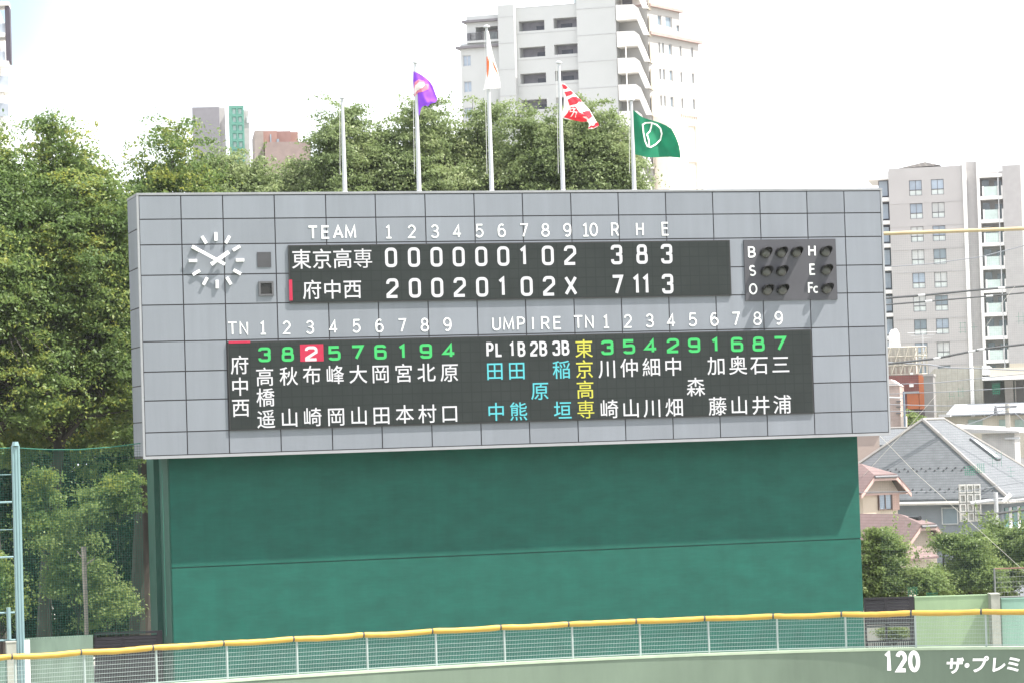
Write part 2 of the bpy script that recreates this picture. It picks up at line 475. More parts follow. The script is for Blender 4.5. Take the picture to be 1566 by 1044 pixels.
B.box(mb, BW - 0.055, BW + 0.035, BZ0, BZ1 - 0.09, -0.13, 0.012)
mb.build('corner_trim', M_trim, sb)
mb = MB()
B.box(mb, 0.057, BW - 0.057, BZ0 - 0.01, BZ0 + 0.115, -0.3, 0.012)
mb.build('drip_edge', M_trim, sb)

# LED displays
def display(corn, label):
    us = [B.pix(x, y) for x, y in corn]
    u0 = (us[0][0] + us[3][0]) / 2; u1 = (us[1][0] + us[2][0]) / 2
    v1 = (us[0][1] + us[1][1]) / 2; v0 = (us[2][1] + us[3][1]) / 2
    D = 0.09
    m = MB()
    B.box(m, u0, u1, v0, v1, 0.004, D)
    fr_ = m.build('display_frame', M_ledside, sb, label=label)
    m = MB()
    e = 0.05
    m.face([B.p(u0 + e, v0 + e, D + .004), B.p(u1 - e, v0 + e, D + .004), B.p(u1 - e, v1 - e, D + .004), B.p(u0 + e, v1 - e, D + .004)],
           [(0, 0), (u1 - u0, 0), (u1 - u0, v1 - v0), (0, v1 - v0)])
    return m.build('led_screen', M_led, sb), D + 0.016
upper, DU = display([(440, 376), (1115, 367), (1118, 453), (443, 464)], 'frame of the upper display')
lower, DL = display([(347, 522), (1239.5, 504), (1243.5, 632.5), (351, 657)], 'frame of the lower display')
PXM = 0.0298
def px2m(px):  # metres per photo pixel across the board at this column
    a = B.pix(px, 480)[0]; b = B.pix(px + 1, 480)[0]
    return b - a
def vm(px):
    return B.pix(px, 480)[1] - B.pix(px, 481)[1]
def led_num(par, name, ch, px, py, wpx, hpx, m, stroke=4.6, pit=0.80):
    u, v = B.pix(px, py, DU)
    q = MB()
    ks = [c + 'L' if c + 'L' in G else c for c in ch]
    n = len(ks); s = px2m(px)
    for i, k in enumerate(ks):
        uu = u + (i - (n - 1) / 2) * wpx * s * pit
        h = (hpx - stroke) * vm(px); w = (wpx - stroke) * s / 0.58
        strokes(q, B, G[k], uu, v, w, h, stroke * vm(px), DU)
    return q.build(name, m, par)
def led_text(par, name, chars, m, size):
    for ch, px, py in chars:
        q = MB()
        u, v = B.pix(px, py, DU)
        kanji(q, B, ch, u, v, size * 1.04 * vm(px), DU, 0.0 if ch == '専' else 0.005, sx=px2m(px) / vm(px) * 0.97)
        q.build(name, m, par)
# upper display
led_text(upper, 'team_name_character', [('東', 461, 396.4), ('京', 492.6, 396), ('高', 523.8, 395.5), ('専', 555, 395)], E_white, 31)
led_text(upper, 'team_name_character', [('府', 477.3, 443), ('中', 508.4, 442.6), ('西', 539, 442)], E_white, 30)
for ch, x, y in (('0', 598, 394), ('0', 633, 393.6), ('0', 667.5, 393.2), ('0', 701.5, 392.8), ('0', 736, 392.4), ('0', 769.7, 392), ('1', 801.5, 391.5), ('0', 837.8, 391), ('2', 871.8, 390.6),
                 ('2', 600, 441), ('0', 634.5, 440.5), ('0', 668.7, 440), ('2', 703, 439.4), ('0', 737.3, 439), ('1', 769, 438.5), ('0', 805.5, 438), ('2', 839.5, 437.5), ('X', 873, 437)):
    led_num(upper, 'inning_score', ch, x, y, 19.5, 30, E_white)
for ch, x, y in (('3', 943, 389.6), ('8', 981.7, 388.9), ('3', 1019.5, 388.4), ('7', 944, 435.6), ('11', 981.5, 435), ('3', 1021, 434.2)):
    led_num(upper, 'total', ch, x, y, 18.5, 30, E_white)
q = MB(); B.pbox(q, 441.5, 428, 446.5, 460, DU - .008, DU)
q.build('batting_marker', E_red, upper)
# lower display
for ch, x, y in (('3', 404.5, 542), ('8', 440, 541.3), ('5', 511.5, 539.8), ('7', 546.2, 538.7), ('6', 581.8, 538.1), ('1', 616.2, 537.4), ('9', 651.3, 536.8), ('4', 686.3, 536),
                 ('3', 928.8, 531.2), ('5', 961.9, 529.9), ('4', 995, 529), ('2', 1029, 528.4), ('9', 1061.5, 527.8), ('1', 1094.5, 527.2), ('6', 1127.2, 526.5), ('8', 1160, 525.8), ('7', 1192.3, 525)):
    led_num(lower, 'position_number', ch, x, y, 20, 22.5, E_green, 4.3)
q = MB(); B.pbox(q, 458.3, 526.3, 494, 552.4, DU - .012, DU - .006)
q.build('batter_highlight', E_red, lower)
led_num(lower, 'position_number', '2', 476, 540.4, 20, 22.5, E_white, 4.3)
q = MB(); B.pbox(q, 349, 521.3, 382, 524.8, DU - .008, DU)
q.build('side_marker', E_red, lower)
for cs in ([('高', 405, 575.5), ('橋', 406, 607), ('遥', 407, 640)], [('秋', 441.5, 574.5), ('山', 442.8, 638)], [('布', 477, 572.6), ('崎', 478, 637)],
           [('峰', 512.4, 572.4), ('岡', 514, 636.4)], [('大', 547.8, 571.5), ('山', 549, 635)], [('岡', 582, 571), ('田', 583.3, 634.3)],
           [('宮', 617.3, 570), ('本', 619, 632.6)], [('北', 652, 569), ('村', 653.6, 632)], [('原', 687.3, 569), ('口', 687.8, 631.3)],
           [('川', 929, 563.3), ('崎', 931.7, 624.8)], [('仲', 962.5, 561.8), ('山', 965, 623.6)], [('細', 996.4, 560.7), ('川', 998, 623)],
           [('中', 1029.5, 560), ('畑', 1031.4, 622.2)], [('森', 1064, 591)], [('加', 1095.6, 558.6), ('藤', 1097.5, 620.4)],
           [('奥', 1128.7, 558), ('山', 1130.5, 619)], [('石', 1161.3, 557.5), ('井', 1163.6, 618.8)], [('三', 1194, 556.6), ('浦', 1196.5, 617.6)]):
    led_text(lower, 'player_name_character', cs, E_white, 29)
led_text(lower, 'team_name_character', [('府', 366.4, 557.5), ('中', 367.2, 590.5), ('西', 368.2, 622.7)], E_white, 29)
led_text(lower, 'team_name_character', [('東', 893, 532.6), ('京', 893.9, 564), ('高', 895, 595), ('専', 895.9, 625.3)], E_yellow, 28.5)
for t_, x, y in (('PL', 756, 534.3), ('1B', 790.3, 533.8), ('2B', 823.6, 533), ('3B', 857.6, 532)):
    led_num(lower, 'umpire_position', t_, x, y, 12.6, 22.5, E_white, 3.6, 1.1)
for cs in ([('田', 756.7, 566.7), ('中', 758.8, 629)], [('田', 790.3, 566), ('熊', 793, 628.3)], [('原', 825.7, 597)], [('稲', 858.8, 564.6), ('垣', 860.5, 626.6)]):
    led_text(lower, 'umpire_name_character', cs, E_cyan, 28.5)

# painted headings, each a raised white letter set on the cladding
def heading(name, chars, px, py, pitch, h=20.5, wid=12.8, sw=2.15):
    q = MB(); n = len(chars); s = px2m(px)
    for i, k in enumerate(chars):
        x = px + (i - (n - 1) / 2) * pitch
        u, v = B.pix(x, py - (x - px) * 0.0155)
        w_ = (wid - sw) * s / 0.60
        cx = 0.36 if k == 'M' else 0.31
        strokes(q, B, G[k], u, v, w_, (h - sw) * vm(px), sw * vm(px), 0.018, 0.014, cx)
    return q.build(name, M_white, sb)
heading('column_heading', 'TEAM', 507, 355.3, 19.2, 20.5, 14.8, 2.8)
for k, x, y in (('1s', 594, 354.7), ('2', 629.5, 354.3), ('3', 665, 354), ('4', 699, 353.6), ('5', 733, 353.2), ('6', 767, 352.8), ('7', 801, 352.5), ('8', 834, 352.2), ('9', 867.5, 351.9)):
    heading('inning_number', [k], x, y, 10)
heading('inning_number', ['1s', '0'], 901.5, 351.6, 12.5)
for k, x, y in (('R', 940, 351.3), ('H', 978.3, 350.6), ('E', 1017, 350.2)):
    heading('column_heading', [k], x, y, 10)
heading('column_heading', 'TN', 364, 502, 17.6, 20, 14)
for i, (k, x, y) in enumerate((('1s', 402, 501.3), ('2', 438.3, 500.8), ('3', 474, 500.2), ('4', 509.7, 499.2), ('5', 545, 498.5), ('6', 580, 498), ('7', 614.7, 497.4), ('8', 649.5, 496.7), ('9', 684.2, 496),
                               ('1s', 926.8, 491.7), ('2', 960, 491), ('3', 993.5, 490.3), ('4', 1026.3, 489.6), ('5', 1059.3, 488.9), ('6', 1092.2, 488.2), ('7', 1125, 487.6), ('8', 1158, 487), ('9', 1190.7, 486.3))):
    heading('batting_order_number', [k], x, y, 10)
heading('column_heading', 'UMPIRE', 805.5, 494.5, 18.6, 20, 14)
heading('column_heading', 'TN', 892.5, 492.2, 17, 20, 14)

# clock
cu, cv = B.pix(330.6, 398.6)
RC = 36.4 * vm(331)
cl = MB()
def disc(mb, fr, u, v, r, d0, d1, n=20):
    a = [fr.p(u + r * math.cos(2 * math.pi * k / n), v + r * math.sin(2 * math.pi * k / n), d0) for k in range(n)]
    mb.prism(a[::-1], fr.N * (d1 - d0))
disc(cl, B, cu, cv, 0.075, 0.002, 0.27)
clock = cl.build('clock', M_white, sb)
def bar(fr, u, v, ang, r0, r1, w, d0, d1):
    q = MB()
    a = Vector((math.sin(ang), math.cos(ang))); b = Vector((a.y, -a.x))
    P = [Vector((u, v)) + a * r + b * s for r, s in ((r0, -w / 2), (r0, w / 2), (r1, w / 2), (r1, -w / 2))]
    q.prism([fr.p(p.x, p.y, d1) for p in P], fr.N * (d0 - d1))
    return q
for k in range(12):
    bar(B, cu, cv, math.pi * k / 6, RC - 0.18, RC + 0.18, 0.125, 0.003, 0.11).build('hour_mark', M_white, clock)
bar(B, cu, cv, math.radians(56), -0.32, 0.64, 0.165, 0.22, 0.25).build('hour_hand', M_white, clock)
bar(B, cu, cv, math.radians(299.5), -0.38, 1.26, 0.13, 0.262, 0.29).build('minute_hand', M_white, clock)
# the two small square units
q = MB(); B.pbox(q, 393.3, 385.8, 414.5, 408.8, 0.004, 0.03); q.build('sensor_cover', mat('unit_grey', (0.038, 0.038, 0.042), 0.6), sb)
q = MB()
u0, u1, v0, v1 = B.rect(395.5, 430.3, 418, 452.6)
for a in ((u0, u0 + .08, v0, v1), (u1 - .08, u1, v0, v1), (u0 + .08, u1 - .08, v0, v0 + .08), (u0 + .08, u1 - .08, v1 - .08, v1)):
    B.box(q, *a, 0.004, 0.07)
sp = q.build('vent_frame', mat('unit_frame', (0.07, 0.07, 0.075), 0.6), sb)
q = MB(); B.box(q, u0 + .07, u1 - .07, v0 + .07, v1 - .07, 0.004, 0.02); q.build('vent_mesh', M_hood, sp)
# ball count board
cb = MB()
us = [B.pix(*p) for p in ((1136.5, 367.6), (1277.4, 365.0), (1279.9, 458), (1140, 460.8))]
u0 = (us[0][0] + us[3][0]) / 2; u1 = (us[1][0] + us[2][0]) / 2; v1 = (us[0][1] + us[1][1]) / 2; v0 = (us[2][1] + us[3][1]) / 2
B.box(cb, u0, u1, v0, v1, 0.004, 0.06)
cboard = cb.build('count_board', M_lampbox, sb)
def count_letter(k, x, y, w, h, sw=2.4):
    q = MB(); u, v = B.pix(x, y)
    strokes(q, B, G[k], u, v, (w - sw) * px2m(x) / .6, (h - sw) * vm(x), sw * vm(x), 0.075, 0.012)
    q.build('count_letter', M_white, cboard)
for k, x, y, w, h in (('B', 1148.5, 385.8, 12.5, 17), ('S', 1150, 414.2, 11, 16.5), ('O', 1151, 442.2, 12.5, 17), ('H', 1240.8, 383.8, 12.5, 17), ('E', 1241.5, 412.3, 11, 17), ('F', 1239, 440.5, 10.5, 17), ('C', 1247, 443, 9, 11)):
    count_letter(k, x, y, w, h)
RL = 0.225
def lamp_meshes():
    L_ = MB(); H_ = MB(); n = 18
    c0 = Vector((0, 0, 0))
    fr = Fr((0, 0), TH)
    ring = lambda r, d: [fr.p(r * math.cos(2 * math.pi * k / n), r * math.sin(2 * math.pi * k / n), d) for k in range(n)]
    prof = [(RL, 0.0), (RL, 0.09), (RL * .92, 0.14), (RL * .6, 0.185), (RL * .2, 0.2)]
    rs = [ring(*p) for p in prof]
    for a, b in zip(rs, rs[1:]):
        for k in range(n): L_.face([a[k], a[(k + 1) % n], b[(k + 1) % n], b[k]])
    L_.face(rs[-1])
    # visor: a sheet-metal hood round the top, longest above
    HL = 0.60
    angs = [math.radians(-35 + 250 * k / 20) for k in range(21)]
    def ln(a): return HL * (0.25 + 0.75 * max(0, math.sin(a)) ** 0.7) if math.sin(a) > 0 else HL * 0.25 * (1 + math.sin(a) / 0.58 * 0.9)
    R1, R2 = RL + 0.035, RL + 0.02
    for a, b in zip(angs, angs[1:]):
        o0 = [fr.p(R1 * math.cos(t), R1 * math.sin(t), 0) for t in (a, b)]
        o1 = [fr.p(R1 * math.cos(t), R1 * math.sin(t), ln(t)) for t in (a, b)]
        i0 = [fr.p(R2 * math.cos(t), R2 * math.sin(t), 0) for t in (a, b)]
        i1 = [fr.p(R2 * math.cos(t), R2 * math.sin(t), ln(t)) for t in (a, b)]
        H_.face([o0[0], o0[1], o1[1], o1[0]]); H_.face([i0[1], i0[0], i1[0], i1[1]]); H_.face([o1[0], o1[1], i1[1], i1[0]])
    return L_, H_
L_, H_ = lamp_meshes()
first = None
for x, y in ((1169.8, 387.5), (1193.5, 387), (1216.8, 386.6), (1171, 415.8), (1194.5, 415.2), (1172.5, 444.2), (1195.5, 443.8), (1261.5, 385.6), (1262.5, 413.6), (1263.7, 442)):
    u, v = B.pix(x, y, 0.06)
    loc = B.p(u, v, 0.062) - BASE[cboard.name]
    if first is None:
        lo = L_.build('count_lamp', M_lens, None, smooth=True); ho = H_.build('lamp_hood', M_hood, None)
        first = (lo, ho)
    else:
        lo, ho = first[0].copy(), first[1].copy()
        COL.objects.link(lo); COL.objects.link(ho)
    lo.parent = cboard; ho.parent = cboard
    lo.location = loc; ho.location = loc

# ------------------------------------------------------------------ wall carrying the scoreboard
OV = 1.29
wl0, wl1 = 1.28, BW - 1.13
bw = thing('green_backing_wall', 'tall plain dark green concrete wall carrying the scoreboard', 'wall', B.p(BW / 2, 0, -3))
zs = B.pix(1000, 841, -OV)[1]
zs = (B.pix(262, 866, -OV)[1] + B.pix(1316, 824.5, -OV)[1]) / 2
q = MB()
B.box(q, wl0, wl1, 0, zs - 0.024, -OV - 4.6, -OV)
B.box(q, wl0, wl1, zs + 0.024, BZ0 - 0.015, -OV - 4.6, -OV)
q.build('wall_face', M_green, bw)
q = MB(); B.box(q, wl0 + .02, wl1 - .02, zs - 0.023, zs + 0.023, -OV - 4.58, -OV - 0.03); q.build('wall_joint', M_seam_lt, bw)
q = MB(); B.box(q, wl0 - 0.06, wl0 - 0.003, 0, BZ0 - 0.02, -OV - 4.5, -OV - 0.05); q.build('side_cladding', M_green_dk, bw)
q = MB(); B.box(q, wl0 - 0.30, wl0 - 0.065, 0, BZ0 - 0.02, -OV - 4.5, -OV - 2.5); q.build('side_pilaster', M_green_dk, bw)

# ------------------------------------------------------------------ flagpoles and flags
FP = Fr(B.p(0, 0, -1.45)[:2], TH)
M_pole = mat('pole_white', (0.40, 0.41, 0.42), 0.35, 0.05)
M_cap = mat('pole_cap', (0.42, 0.43, 0.45), 0.3)
M_rope = mat('rope', (0.5, 0.5, 0.48), 0.8)
pole_spec = [(521.5, 152, 527.5, 'bare white flagpole without a flag, leftmost on the scoreboard roof'),
             (634, 98, 641, 'white flagpole flying the purple flag'),
             (742.5, 43, 752, 'tallest white flagpole, flying the furled white flag'),
             (855, 98, 861, 'white flagpole flying the red and white striped flag'),
             (964.5, 155, 970, 'white flagpole flying the green flag, rightmost on the scoreboard roof')]
for x0, y0, x1, lab in pole_spec:
    ub = FP.pix(x1, 292)[0]
    vt = FP.pix(x0, y0)[1]
    b = FP.p(ub, BZ1 + 0.015)
    t = thing('flagpole', lab, 'flagpole', b, 'flagpoles on the scoreboard roof')
    h = vt - b.z
    MB().tube([b, b + ZV * h * .5, b + ZV * h], [0.105, 0.088, 0.062], 12).build('pole', M_pole, t, smooth=True)
    MB().lathe(b + ZV * h, [(0.03, -.02), (0.05, 0.0), (0.15, 0.03), (0.15, 0.075), (0.08, 0.12), (0.03, 0.14)]).build('finial', M_cap, t)
    MB().tube([b + ZV * 0.9 + FP.U * -0.2, b + ZV * h * .98 + FP.U * -0.12], 0.012, 5).build('halyard', M_rope, t)
    MB().lathe(b, [(0.17, 0.0), (0.17, 0.1), (0.12, 0.14)]).build('base_collar', M_cap, t)

class Cloth:
    def __init__(s, grid, n=44):
        a = np.array(grid, float)                   # rows (t) x cols (s) x (px, py, d)
        def cub(ctrl, x):                           # Catmull-Rom through the control points
            k = len(ctrl) - 1; i = min(int(x * k), k - 1); f = x * k - i
            p = [ctrl[max(i - 1, 0)], ctrl[i], ctrl[i + 1], ctrl[min(i + 2, k)]]
            if i == 0: p[0] = 2 * p[1] - p[2]
            if i + 2 > k: p[3] = 2 * p[2] - p[1]
            return 0.5 * (2 * p[1] + (p[2] - p[0]) * f + (2 * p[0] - 5 * p[1] + 4 * p[2] - p[3]) * f * f + (3 * p[1] - p[0] - 3 * p[2] + p[3]) * f ** 3)
        s.n = n
        s.P = np.zeros((n + 1, n + 1, 3))
        for j in range(n + 1):
            rows = np.array([cub(a[:, c], j / n) for c in range(a.shape[1])])
            for i in range(n + 1):
                s.P[j, i] = cub(rows, i / n)
                f, h = i / n, j / n
                s.P[j, i, 2] += f * (0.07 * math.sin(8 * f + 5 * h) + 0.035 * math.sin(15 * f - 9 * h + 1.0))
        s.w = [[s.world(*s.P[j, i]) for i in range(n + 1)] for j in range(n + 1)]
    def world(s, px, py, d):
        u, v = FP.pix(px, py, d)
        return FP.p(u, v, d)
    def mesh(s):
        q = MB(); n = s.n
        for j in range(n):
            for i in range(n): q.face([s.w[j][i], s.w[j + 1][i], s.w[j + 1][i + 1], s.w[j][i + 1]])
        return q
    def lift(s, px, py, up=0.03):
        d = (s.P[:, :, 0] - px) ** 2 + (s.P[:, :, 1] - py) ** 2
        k = np.argsort(d.ravel())[:4]
        return s.world(px, py, float(s.P[:, :, 2].ravel()[k].max()) + up)
    def patch(s, poly, up=0.03):
        q = MB()
        c = np.mean(np.array(poly, float), 0)
        n = len(poly)
        for i in range(n):
            a, b = np.array(poly[i], float), np.array(poly[(i + 1) % n], float)
            K = 4
            for k in range(K):
                f0, f1 = k / K, (k + 1) / K
                P4 = [c + (a - c) * f0, c + (a - c) * f1, c + (b - c) * f1, c + (b - c) * f0]
                pts = [s.lift(*p, up) for p in (P4[1:3] + [P4[0]] if k == 0 else P4)]
                q.face(pts)
        return q
    def band(s, path, w, up=0.04):
        q = MB()
        for r in ribbon(path, w): q.face([s.lift(*p, up) for p in r])
        return q
def cloth_mat(name, col, tr=0.35):
    m = mat(name, col, 0.8, 0.05, 6)
    nt = m.node_tree; N = nt.nodes; L = nt.links; b = N['Principled BSDF']
    t = N.new('ShaderNodeBsdfTranslucent'); L.new(b.inputs['Base Color'].links[0].from_socket, t.inputs[0])
    x = N.new('ShaderNodeMixShader'); x.inputs[0].default_value = tr
    L.new(b.outputs[0], x.inputs[1]); L.new(t.outputs[0], x.inputs[2]); L.new(x.outputs[0], N['Material Output'].inputs[0])
    return m
M_fg = cloth_mat('green_cloth', (0.006, 0.15, 0.075)); M_fp = cloth_mat('purple_cloth', (0.26, 0.07, 0.62))
M_fw = cloth_mat('white_cloth', (0.8, 0.78, 0.75)); M_fr = cloth_mat('red_cloth', (0.75, 0.03, 0.05)); M_fo = cloth_mat('orange_cloth', (0.75, 0.20, 0.08))
M_fk = cloth_mat('pink_cloth', (0.75, 0.25, 0.32))
GF = 'flags over the scoreboard'
def flag(name, label, grid, m):
    c = Cloth(grid)
    b = c.w[0][0]
    o = c.mesh().build(name, m, None, base=b, smooth=True)
    tag(o, label, 'flag', GF)
    return c, o
c, o = flag('flag', 'green flag streaming right with a white rounded outline emblem',
    [[(967, 167, .0), (980, 178, .15), (992, 183, .05), (1006, 187, -.15), (1018, 192, .05), (1027, 197, .2)],
     [(967.5, 190, .0), (980, 197, .18), (992, 202, -.05), (1006, 205, -.18), (1020, 207, .1), (1034, 211, .22)],
     [(968, 213, .0), (980, 217, .1), (992, 220, .15), (1006, 222, -.1), (1022, 225, -.1), (1039, 226, .15)],
     [(968.5, 236, .0), (980, 238.5, .1), (992, 241, .2), (1006, 241, .0), (1023, 240.5, -.1), (1041, 242, .1)]], M_fg)
c.band([(983, 191), (984, 203), (986.5, 216), (990, 224), (995, 225.5), (1003, 221), (1010, 214), (1012, 205), (1010, 197), (1004, 191), (996, 188), (987, 188.5), (983, 191)], 2.3).build('emblem_outline', M_fw, o)
c.band([(997, 188.5), (995.5, 196), (994, 201), (989.5, 206), (992, 214), (993, 224.5)], 2.2, 0.045).build('emblem_curve', M_fw, o)
c, o = flag('flag', 'purple flag folding over itself with a white and orange emblem',
    [[(632, 109, .0), (640, 112.5, .12), (648, 117.5, .18), (656, 124, .1), (662, 132, -.05)],
     [(632, 126, .0), (641, 129, .2), (650, 133, .22), (659, 138, .05), (666, 144, -.15)],
     [(633.5, 146, .0), (642, 146, .1), (649, 147, .25), (658, 150, .0), (668.5, 152, -.2)],
     [(637, 163, .0), (644, 158, .0), (652, 157, .2), (658, 157, .1), (665, 157.5, -.15)],
     [(641, 178, .0), (645, 165, -.1), (651, 162, .1), (655, 163, .0), (658, 157, -.1)]], M_fp)
c.patch([(633, 133), (634, 126), (640, 122), (648, 124), (656, 130), (655, 137), (646, 141), (640, 142), (634, 148)], .02).build('emblem_halo', M_fk, o)
c.patch([(633.5, 137), (635, 131), (641, 126), (648, 126), (650, 130), (646, 135), (638, 139), (634, 145)], .045).build('emblem', M_fw, o)
c, o = flag('flag', 'white flag hanging furled round its pole with orange red patches',
    [[(743.5, 46, .0), (744.8, 46.5, .05), (746.2, 47.5, .0), (747.5, 49, .05)],
     [(743.8, 78, .0), (747, 78, .22), (750, 79, -.1), (753.5, 82, .15)],
     [(744.2, 108, .0), (749, 111, .3), (755, 112, -.12), (761.5, 109, .2)],
     [(741, 131, .1), (748, 130, .32), (757, 131, -.1), (765, 127, .2)],
     [(739, 138, .1), (748, 136, .3), (757, 136, -.1), (765, 135, .2)]], M_fw)
c.patch([(743.9, 87), (748.6, 87), (748.8, 99), (746.6, 112), (745.2, 120), (744.3, 110)], .03).build('emblem', M_fo, o)
c.patch([(752.4, 93), (754.6, 96), (759, 106), (763, 118), (760.4, 113), (755.6, 104)], .03).build('emblem', M_fo, o)
c, o = flag('flag', 'red and white striped flag blown down to the right with a white mark',
    [[(858.5, 128, .0), (861, 128, .05), (864, 129, .1), (867, 132, .0)],
     [(862, 146, .0), (870, 144, .15), (877, 144.5, .1), (883, 148, -.05)],
     [(862, 163, -.1), (874, 160, .18), (885, 158, .05), (893, 159, -.1)],
     [(861.5, 181, -.1), (878, 176, .15), (891, 171, .1), (902, 169, -.1)],
     [(897, 186, .0), (901, 185, .1), (906, 184, .05), (909, 181, -.1)],
     [(900, 198, .0), (905, 197.5, .1), (910, 196, .05), (916, 192, -.1)]], M_fw)
for poly in ([(859, 129), (864, 130), (868, 134), (866, 137), (861, 136)], [(863, 141), (868, 140), (873, 139), (877, 143), (872, 146), (866, 148)],
             [(868, 153), (874, 149), (881, 148), (887, 152), (890, 156), (880, 160), (871, 162)],
             [(862, 180), (868, 173), (872, 164), (880, 163), (886, 172), (896, 177), (898, 186), (890, 187), (876, 184)],
             [(890, 172), (897, 170), (902, 170), (906, 178), (901, 183), (896, 178)], [(899, 197), (903, 193), (914, 187), (916, 192), (908, 196)]):
    c.patch(poly, .03).build('stripe', M_fr, o)
c.band([(870, 168), (876, 166), (880, 167)], 1.6, .06).build('mark', M_fw, o)
c.band([(878, 166), (877, 173), (873, 179)], 1.7, .062).build('mark', M_fw, o)
c.band([(872, 163), (872, 171), (876, 171), (882, 172), (880, 180)], 1.5, .064).build('mark', M_fw, o)

# ------------------------------------------------------------------ outfield wall and its mesh fence
RAILZ, WALLZ = 4.33, 2.90
def railY(x):
    xs = [-120, 0, 340, 565, 770, 970, 1180, 1290, 1566, 1700]
    ys = [107.6, 109.4, 112.8, 115.6, 117.35, 118.6, 119.0, 118.85, 116.9, 115.4]
    c_ = np.polyfit(np.array(xs) / 1000.0, ys, 4)
    f = lambda t: float(np.polyval(c_, t / 1000.0))
    if x < -120: return f(-120) + (x + 120) * (f(-110) - f(-120)) / 10
    if x > 1700: return f(1700) + (x - 1700) * (f(1700) - f(1690)) / 10
    return f(x)
def railpt(x, z):
    """point of the fence line seen at photo column x (taken at rail height)"""
    Y = railY(x)
    y = 930
    for _ in range(4):
        p = at(x, y, Y)
        y += (p.z - z) / Y * FPX
    p = at(x, y, Y); p.z = z
    return p
def fpt(x, z):           # same plan position whatever the height
    p = railpt(x, RAILZ); return Vector((p.x, p.y, z))
M_conc = mat('outfield_wall_paint', (0.115, 0.155, 0.115), 0.85, 0.10, 0.35, (1, 1, 0.5), bump=0.05)
M_cop = mat('sunlit_coping', (0.30, 0.37, 0.27), 0.8)  # paler than the wall: sunlight on the lip is put into this colour
weather(M_conc, 0.08, (1.5, 1.5, 0.25)); weather(M_cop, 0.08, (2, 2, 2))
xs = [-560 + 23 * k for k in range(120)]
ow = thing('outfield_wall', 'low grey green outfield wall with white 120 and painted lettering', 'wall', fpt(783, 0))
q = MB(); q2 = MB()
for a, b in zip(xs, xs[1:]):
    A, Bq = fpt(a, 0), fpt(b, 0)
    n = Vector((-(Bq - A).y, (Bq - A).x, 0)).normalized()          # away from the camera
    for m_, z0, z1, f, k in ((q, -0.2, WALLZ - .10, 0.0, 0.42), (q2, WALLZ - .10, WALLZ, -0.03, 0.46)):
        nA = n
        P = [A + n * f, Bq + n * f, Bq + n * k, A + n * k]
        m_.face([Vector((p.x, p.y, z1)) for p in P])
        m_.face([Vector((P[0].x, P[0].y, z0)), Vector((P[1].x, P[1].y, z0)), Vector((P[1].x, P[1].y, z1)), Vector((P[0].x, P[0].y, z1))])
        m_.face([Vector((P[2].x, P[2].y, z0)), Vector((P[3].x, P[3].y, z0)), Vector((P[3].x, P[3].y, z1)), Vector((P[2].x, P[2].y, z1))])
        if f < 0: m_.face([Vector((p.x, p.y, z0)) for p in P[::-1]])
q.build('wall_face', M_conc, ow)
q2.build('coping', M_cop, ow)
class CurveFr:
    """lettering that follows the curved wall: u is a photo column offset in metres"""
    def __init__(s, px):
        a, b = fpt(px - 60, 0), fpt(px + 60, 0)
        s.f = Fr(fpt(px, 0)[:2], math.atan2((b - a).y, (b - a).x))
WF = CurveFr(1379).f
M_paint = mat('white_lettering', (0.85, 0.85, 0.84), 0.6, 0.03)
q = MB()
zc = WF.pix(1379, 1010.5)[1]
k = railY(1379) / FPX
for ch, x in (('1', 1359), ('2', 1378.5), ('0', 1398)):
    u = WF.pix(x, 1010)[0]
    strokes(q, WF, G[ch], u, zc, (18 - 6.0) * k / .58, (33 - 6.0) * k, 6.0 * k, 0.02)
q.build('distance_number', M_paint, ow)
WF2 = CurveFr(1505).f
q = MB()
for ch, x, y, s in (('ザ', 1460.5, 1016.5, 26), ('・', 1479, 1016.5, 26), ('プ', 1498, 1015, 26), ('レ', 1526.5, 1015.3, 25), ('ミ', 1550.5, 1014.7, 25), ('ア', 1575, 1014, 25), ('ム', 1600, 1013.4, 25)):
    if x > 1562: continue
    wf_ = CurveFr(x).f
    u, v = wf_.pix(x, y)
    q = MB(); kanji(q, wf_, ch, u, v, s * k * 1.02, 0.03, 0.03, 1.0, 0.12)
    q.build('sponsor_character', M_paint, ow)

